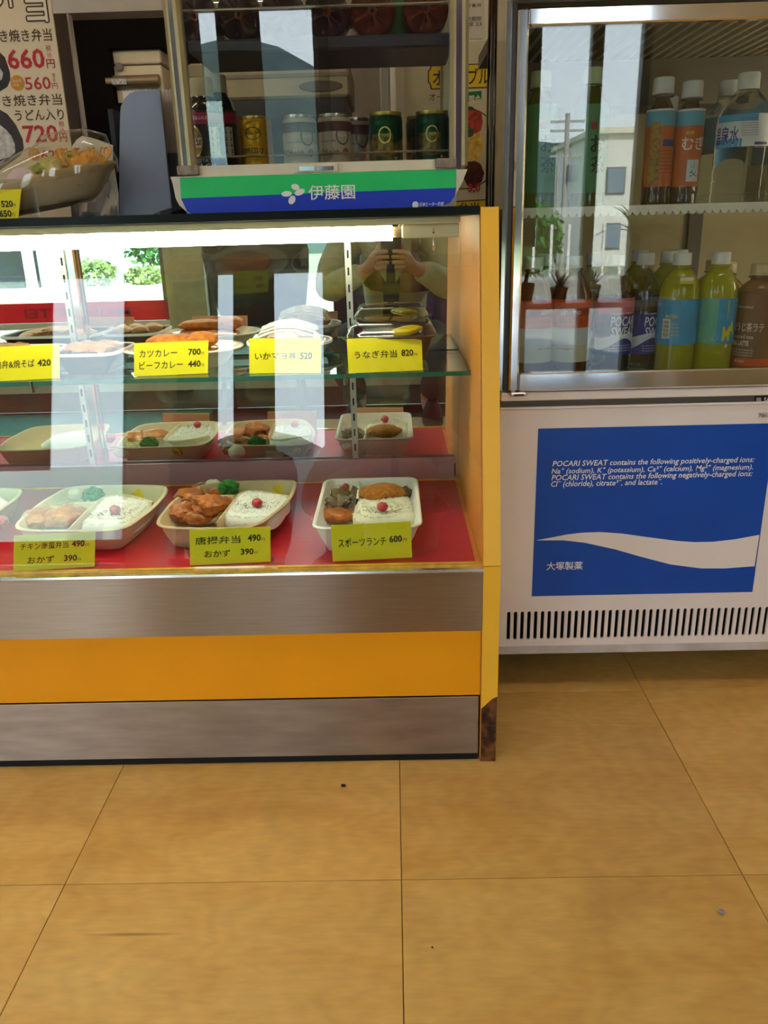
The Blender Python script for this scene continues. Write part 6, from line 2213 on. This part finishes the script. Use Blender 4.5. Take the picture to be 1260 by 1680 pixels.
price_card([(544, 861), (673, 857), (676, 915), (546, 922)], RZ + .0003,
           [('\u30b9\u30dd\u30fc\u30c4\u30e9\u30f3\u30c1', .08, .39, .68, .63, .012), ('600', .72, .45, .88, .64, .03), ('\u5186', .89, .46, .94, .55, 0)], 'yellow price card with 600 before the white lunch tray', lean=.003)
SZC = SHZ + .0003
price_card([(-62, 570), (97, 565), (98, 621), (-60, 629)], SZC,
           [('\u713c\u8089\u5f01&\u713c\u305d\u3070', .25, .36, .74, .60, .012), ('420', .77, .38, .91, .58, .03), ('\u5186', .925, .38, .96, .46, 0)], 'yellow price card with 420 at the far left of the glass shelf')
price_card([(221, 562), (341, 558), (341, 613), (220, 618)], SZC,
           [('\u30ab\u30c4\u30ab\u30ec\u30fc', .07, .56, .58, .78, .012), ('700', .73, .57, .90, .77, .03), ('\u5186', .905, .57, .945, .66, 0),
            ('\u30d3\u30fc\u30d5\u30ab\u30ec\u30fc', .07, .20, .66, .43, .012), ('440', .73, .21, .90, .41, .03), ('\u5186', .905, .21, .945, .30, 0)], 'yellow price card with 700 and 440 before the curry plate')
price_card([(409, 555), (527, 553), (526, 612), (409, 613)], SZC,
           [('\u3044\u304b\u30de\u30e8\u4e3c', .08, .38, .66, .60, .012), ('520', .71, .39, .88, .59, .03), ('\u5186', .89, .39, .935, .47, 0)], 'yellow price card with 520 before the squid bowl')
price_card([(569, 555), (691, 551), (694, 608), (572, 613)], SZC,
           [('\u3046\u306a\u304e\u5f01\u5f53', .09, .41, .66, .63, .012), ('820', .72, .43, .88, .63, .03), ('\u5186', .89, .43, .935, .51, 0)], 'yellow price card with 820 before the eel tray')

# ================================================================ SMALL LITTER on the floor
for px_, py_, rad, colr, lb in ((563.5, 1289.5, (.0042, .0026, .0022), '#2a1a14', 'dark brown crumb on the floor in front of the case'),
                                (1183, 1497, (.0035, .0032, .0026), '#8a8f9c', 'grey pebble on the floor at the right'),
                                (709, 1554, (.0012, .0012, .0010), '#2a1a14', 'tiny dark speck on the floor tile in the foreground')):
    c = atz(px_, py_, .001)
    food(MB().blob((c.x, c.y, rad[2]), rad, int(px_), .4, 2, 2), 'floor_crumb', mat('crumb' + colr[1:], colr, .8), lb, 'crumb', (c.x, c.y, 0))
# ================================================================ THE PERSON TAKING THE PICTURE (seen in the mirror) and a coat on a chair
def skin_mesh(chains, levels=2):
    """chains: lists of (point, radius); points that coincide are welded. Grown with a Skin modifier, baked to plain mesh data"""
    verts, rads, edges, idx = [], [], [], {}
    for ch in chains:
        prev = None
        for p, r in ch:
            key = tuple(round(c, 4) for c in p)
            if key not in idx:
                idx[key] = len(verts)
                verts.append(p)
                rads.append(r)
            i = idx[key]
            if prev is not None and prev != i:
                edges.append((prev, i))
            prev = i
    me = bpy.data.meshes.new('skin_tmp')
    me.from_pydata(verts, edges, [])
    o = bpy.data.objects.new('skin_tmp', me)
    COL.objects.link(o)
    m = o.modifiers.new('skin', 'SKIN')
    m.use_smooth_shade = True
    for i, v in enumerate(me.skin_vertices[0].data):
        v.radius = (rads[i], rads[i]) if not isinstance(rads[i], tuple) else rads[i]
        v.use_root = (i == 0)
    s = o.modifiers.new('sub', 'SUBSURF')
    s.levels = s.render_levels = levels
    dg = bpy.context.evaluated_depsgraph_get()
    dg.update()
    out = bpy.data.meshes.new_from_object(o.evaluated_get(dg))
    mb = MB().add([v.co[:] for v in out.vertices], [tuple(p.vertices) for p in out.polygons])
    bpy.data.objects.remove(o)
    bpy.data.meshes.remove(out)
    bpy.data.meshes.remove(me)
    return mb


M_skin = mat('skin', '#c58f72', .5, var=.04, sss=.15)
M_jacket = mat('beige_jacket', '#b9ae8e', .75, var=.08, bump=.3, bscale=60)
M_trous = mat('grey_trousers', '#4e5058', .8, var=.06)
M_shirt = mat('dark_shirt', '#3a333a', .8, var=.05)
person = thing('person', (0.0, -1.30, 0), 'person in beige jacket crouching with a phone held in both hands, seen mirrored', 'person')
pel = (0.02, -1.43, 0.34)
chain = [[(pel, .115), ((.02, -1.42, .46), .115), ((.015, -1.38, .60), .13), ((.01, -1.33, .72), .14), ((.005, -1.30, .82), .085), ((.0, -1.28, .90), .052), ((.0, -1.265, .965), .050)]]
neck = (.005, -1.30, .82)
for s in (-1, 1):
    sh, el, wr, pm = (s * .175, -1.30, .79), (s * .255, -1.13, .575), (s * .085, -.945, .665), (s * .052, -.905, .700)
    chain.append([(neck, .085), ((s * .10, -1.30, .81), .075), (sh, .060), ((s * .22, -1.21, .68), .047), (el, .042), ((s * .17, -1.03, .62), .036), (wr, .026), (pm, (.020, .030))])
    hip, kn, an = (s * .09, -1.42, .32), (s * .215, -1.06, .36), (s * .15, -1.33, .09)
    chain.append([(pel, .115), (hip, .090), ((s * .16, -1.23, .36), .072), (kn, .056), ((s * .19, -1.20, .22), .050), (an, .036), ((s * .165, -1.24, .045), .036), ((s * .18, -1.14, .035), .030)])
    # four fingers round the phone edge and a thumb along its face side
    for k in range(4):
        z = .722 - .019 * k
        ln = (.92, 1.0, .96, .80)[k]
        b = Vector(pm)
        chain.append([(pm, (.020, .030)), ((s * .050, -.893, z), .0095), ((s * (.050 - .012 * ln), -.879, z + .003), .0088), ((s * (.050 - .032 * ln), -.873, z + .005), .0080), ((s * (.050 - .048 * ln), -.872, z + .004), .0066)])
    chain.append([(pm, (.020, .030)), ((s * .050, -.925, .725), .0115), ((s * .040, -.922, .752), .0100), ((s * .026, -.906, .772), .0082)])
bodymb = skin_mesh(chain)
# head: skull, jaw, nose, ears on the neck
HC = Vector((0.0, -1.255, 1.045))
hb = bmesh.new()
bmesh.ops.create_icosphere(hb, subdivisions=4, radius=1.0)
hv = []
for v in hb.verts:
    d = v.co.normalized()
    p = Vector((d.x * .074, d.y * .095, d.z * .112))
    if d.z < 0:
        p.x *= 1 - .32 * (-d.z)
        p.y *= 1 - .12 * (-d.z)
    if d.y > .55:
        p.y -= .010 * (d.y - .55)
        nose = math.exp(-((d.x / .13) ** 2 + ((d.z + .12) / .16) ** 2))
        p.y += .024 * nose
        for sx_ in (-1, 1):
            p.y -= .010 * math.exp(-(((d.x - sx_ * .38) / .17) ** 2 + ((d.z - .06) / .12) ** 2))
        p.y += .006 * math.exp(-((d.x / .26) ** 2 + ((d.z + .50) / .07) ** 2))
        p.y -= .005 * math.exp(-((d.x / .26) ** 2 + ((d.z + .44) / .025) ** 2))
    for sx_ in (-1, 1):
        e = math.exp(-(((d.y + .02) / .16) ** 2 + ((d.z + .02) / .26) ** 2)) if d.x * sx_ > .7 else 0
        p.x += sx_ * .014 * e
    q_ = Matrix.Rotation(-.30, 3, 'X') @ p
    hv.append(HC + q_)
bodymb.add(hv, [tuple(v.index for v in f.verts) for f in hb.faces])
hb.free()
bodyo = build(bodymb, 'body', M_skin, person, smooth=True, ang=180)
hair = MB()
hm_ = bmesh.new()
bmesh.ops.create_icosphere(hm_, subdivisions=4, radius=1.0)
hv2, keep = [], []
for v in hm_.verts:
    d = v.co.normalized()
    k = 1.09 + .04 * noise.noise(d * 7)
    p = Matrix.Rotation(-.30, 3, 'X') @ Vector((d.x * .074 * k, d.y * .095 * k, d.z * .112 * k))
    hv2.append(HC + p)
    keep.append(d.z > .42 or (d.y < .15 and d.z > -.45))
hair.add(hv2, [tuple(v.index for v in f.verts) for f in hm_.faces if all(keep[v.index] for v in f.verts)])
hm_.free()
build(hair, 'hair', mat('dark_hair', '#1d1714', .6, var=.2, scale=200), person, smooth=True, ang=180)
for s in (-1, 1):
    c_ = HC + Matrix.Rotation(-.30, 3, 'X') @ Vector((s * .029, .083, .008))
    build(MB().blob(c_, (.011, .008, .007), 1, 0, 1, 2), 'eye', mat('eye', '#2a1c14', .2), person, smooth=True)
jk = [[(pel, .135), ((.02, -1.42, .46), .138), ((.015, -1.38, .60), .155), ((.01, -1.33, .72), .165), ((.005, -1.305, .80), .115)]]
jn = (.005, -1.305, .80)
for s in (-1, 1):
    jk.append([(jn, .115), ((s * .10, -1.30, .80), .098), ((s * .175, -1.30, .785), .080), ((s * .225, -1.21, .68), .068), ((s * .258, -1.13, .575), .064), ((s * .175, -1.035, .618), .054), ((s * .105, -.965, .655), .042)])
jm = skin_mesh(jk)
for i, v in enumerate(jm.v):          # folds
    n_ = noise.noise(Vector(v) * 14)
    jm.v[i] = (v[0] + .008 * n_, v[1] + .006 * n_, v[2] + .008 * noise.noise(Vector(v) * 17 + Vector((3, 1, 2))))
jo = build(jm, 'jacket', M_jacket, person, smooth=True, ang=180)
for s in (-1, 1):                     # open lapels and the dark shirt strip between them
    lp = MB()
    lp.prism([(s * .020, .60), (s * .085, .70), (s * .080, .84), (s * .040, .86), (s * .012, .72)], 'y', -1.168, -1.150)
    build(lp, 'lapel', mat('lapel_beige', '#a39a7c', .75, var=.05), jo)
build(MB().prism([(-.030, .50), (.030, .50), (.048, .83), (-.048, .83)], 'y', -1.182, -1.164), 'shirt_front', M_shirt, person)
tk_ = [[(pel, .125)]]
for s in (-1, 1):
    tk_.append([(pel, .125), ((s * .09, -1.42, .325), .105), ((s * .16, -1.23, .365), .088), ((s * .215, -1.055, .365), .074), ((s * .19, -1.20, .22), .064), ((s * .155, -1.315, .11), .052)])
build(skin_mesh(tk_[1:]), 'trousers', M_trous, person, smooth=True, ang=180)
for s in (-1, 1):
    sm = MB()
    sm.loft([[(s * .168 + u * .046 * w_, -1.235 + v * .125 * w_ - .0, z) for u, v in [(math.cos(2 * PI * k / 20), math.sin(2 * PI * k / 20)) for k in range(20)]] for w_, z in ((.95, .0005), (1.0, .012), (1.0, .030), (.90, .055), (.62, .085), (.45, .10))])
    build(sm, 'shoe', M_black, person, smooth=True)
# phone: stands just behind the picture's viewpoint
ph_ = thing('phone', (0.0, -.875, .69), 'dark slab phone held upright in both hands', 'phone')
PM = Matrix((( RT.x, DN.x, _f.x, 0), (RT.y, DN.y, _f.y, 0), (RT.z, DN.z, _f.z, 0), (0, 0, 0, 1)))
pcn = CAM - _f * .014 + DN * .062
PMX = Matrix.Translation(pcn) @ PM
build(MB().loft([[(x, y, z) for x, y in round_rect(-.037, .037, -.077, .077, .010, 4)] for z in (-.004, .004)], M=PMX), 'phone_body', mat('phone_dark', '#2b2430', .3), ph_)
build(MB().lathe([(0, 0), (.006, 0), (.006, .0012), (0, .0012)], 16, M=PMX @ Matrix.Translation((.012, -.060, .004))), 'lens', M_black, ph_)
# padded coat over a chair by the pillar
ch = thing('folding_chair', (-.57, -1.40, 0), 'dark metal chair by the shop window carrying the padded coat', 'chair')
for lx in (-.75, -.42):
    build(MB().tube([(lx, -1.54, .006), (lx, -1.46, .78)], .011, 8), 'leg', M_frame, ch)
    build(MB().tube([(lx, -1.26, .006), (lx, -1.46, .40)], .011, 8), 'leg', M_frame, ch)
build(MB().box(-.76, -.41, -1.50, -1.22, .40, .42, bev=.004), 'seat', M_darkgrey, ch)
build(MB().box(-.75, -.42, -1.475, -1.455, .60, .78, bev=.004), 'backrest', M_darkgrey, ch)
coat = thing('padded_coat', (-.58, -1.42, .422), 'dark padded coat with brown fur trim draped over the chair back', 'coat')
cm_ = MB()
rings = []
for z, hx, hy, dx in ((.425, .155, .09, .02), (.47, .19, .10, .01), (.54, .205, .10, .0), (.60, .215, .10, .0), (.66, .225, .10, -.005), (.72, .23, .095, -.01), (.775, .22, .08, -.01), (.81, .16, .06, -.01), (.82, .06, .03, -.01)):
    rings.append([(-.575 + dx + hx * math.copysign(abs(math.cos(2 * PI * k / 40)) ** .7, math.cos(2 * PI * k / 40)) + .010 * noise.noise(Vector((k * .4, z * 20, 1))),
                   -1.43 + hy * math.sin(2 * PI * k / 40) + .012 * noise.noise(Vector((k * .5, z * 25, 4))), z + .006 * math.sin(k)) for k in range(40)])
cm_.loft(rings)
build(cm_, 'coat_body', mat('coat_dark', '#2b2d33', .7, var=.1), coat, smooth=True)
fur = MB()
for k in range(26):
    a_ = 2 * PI * k / 26
    fur.blob((-.70 + .075 * math.cos(a_), -1.38 + .04 * math.sin(a_), .77 + .03 * math.sin(a_ * 2)), (.024,) * 3, k, .7, 4, 2)
build(fur, 'fur_trim', mat('fur_brown', '#6b5540', .9, col2='#3c2c1e', scale=120, bump=1, bscale=200), coat, smooth=True)

flush_texts()
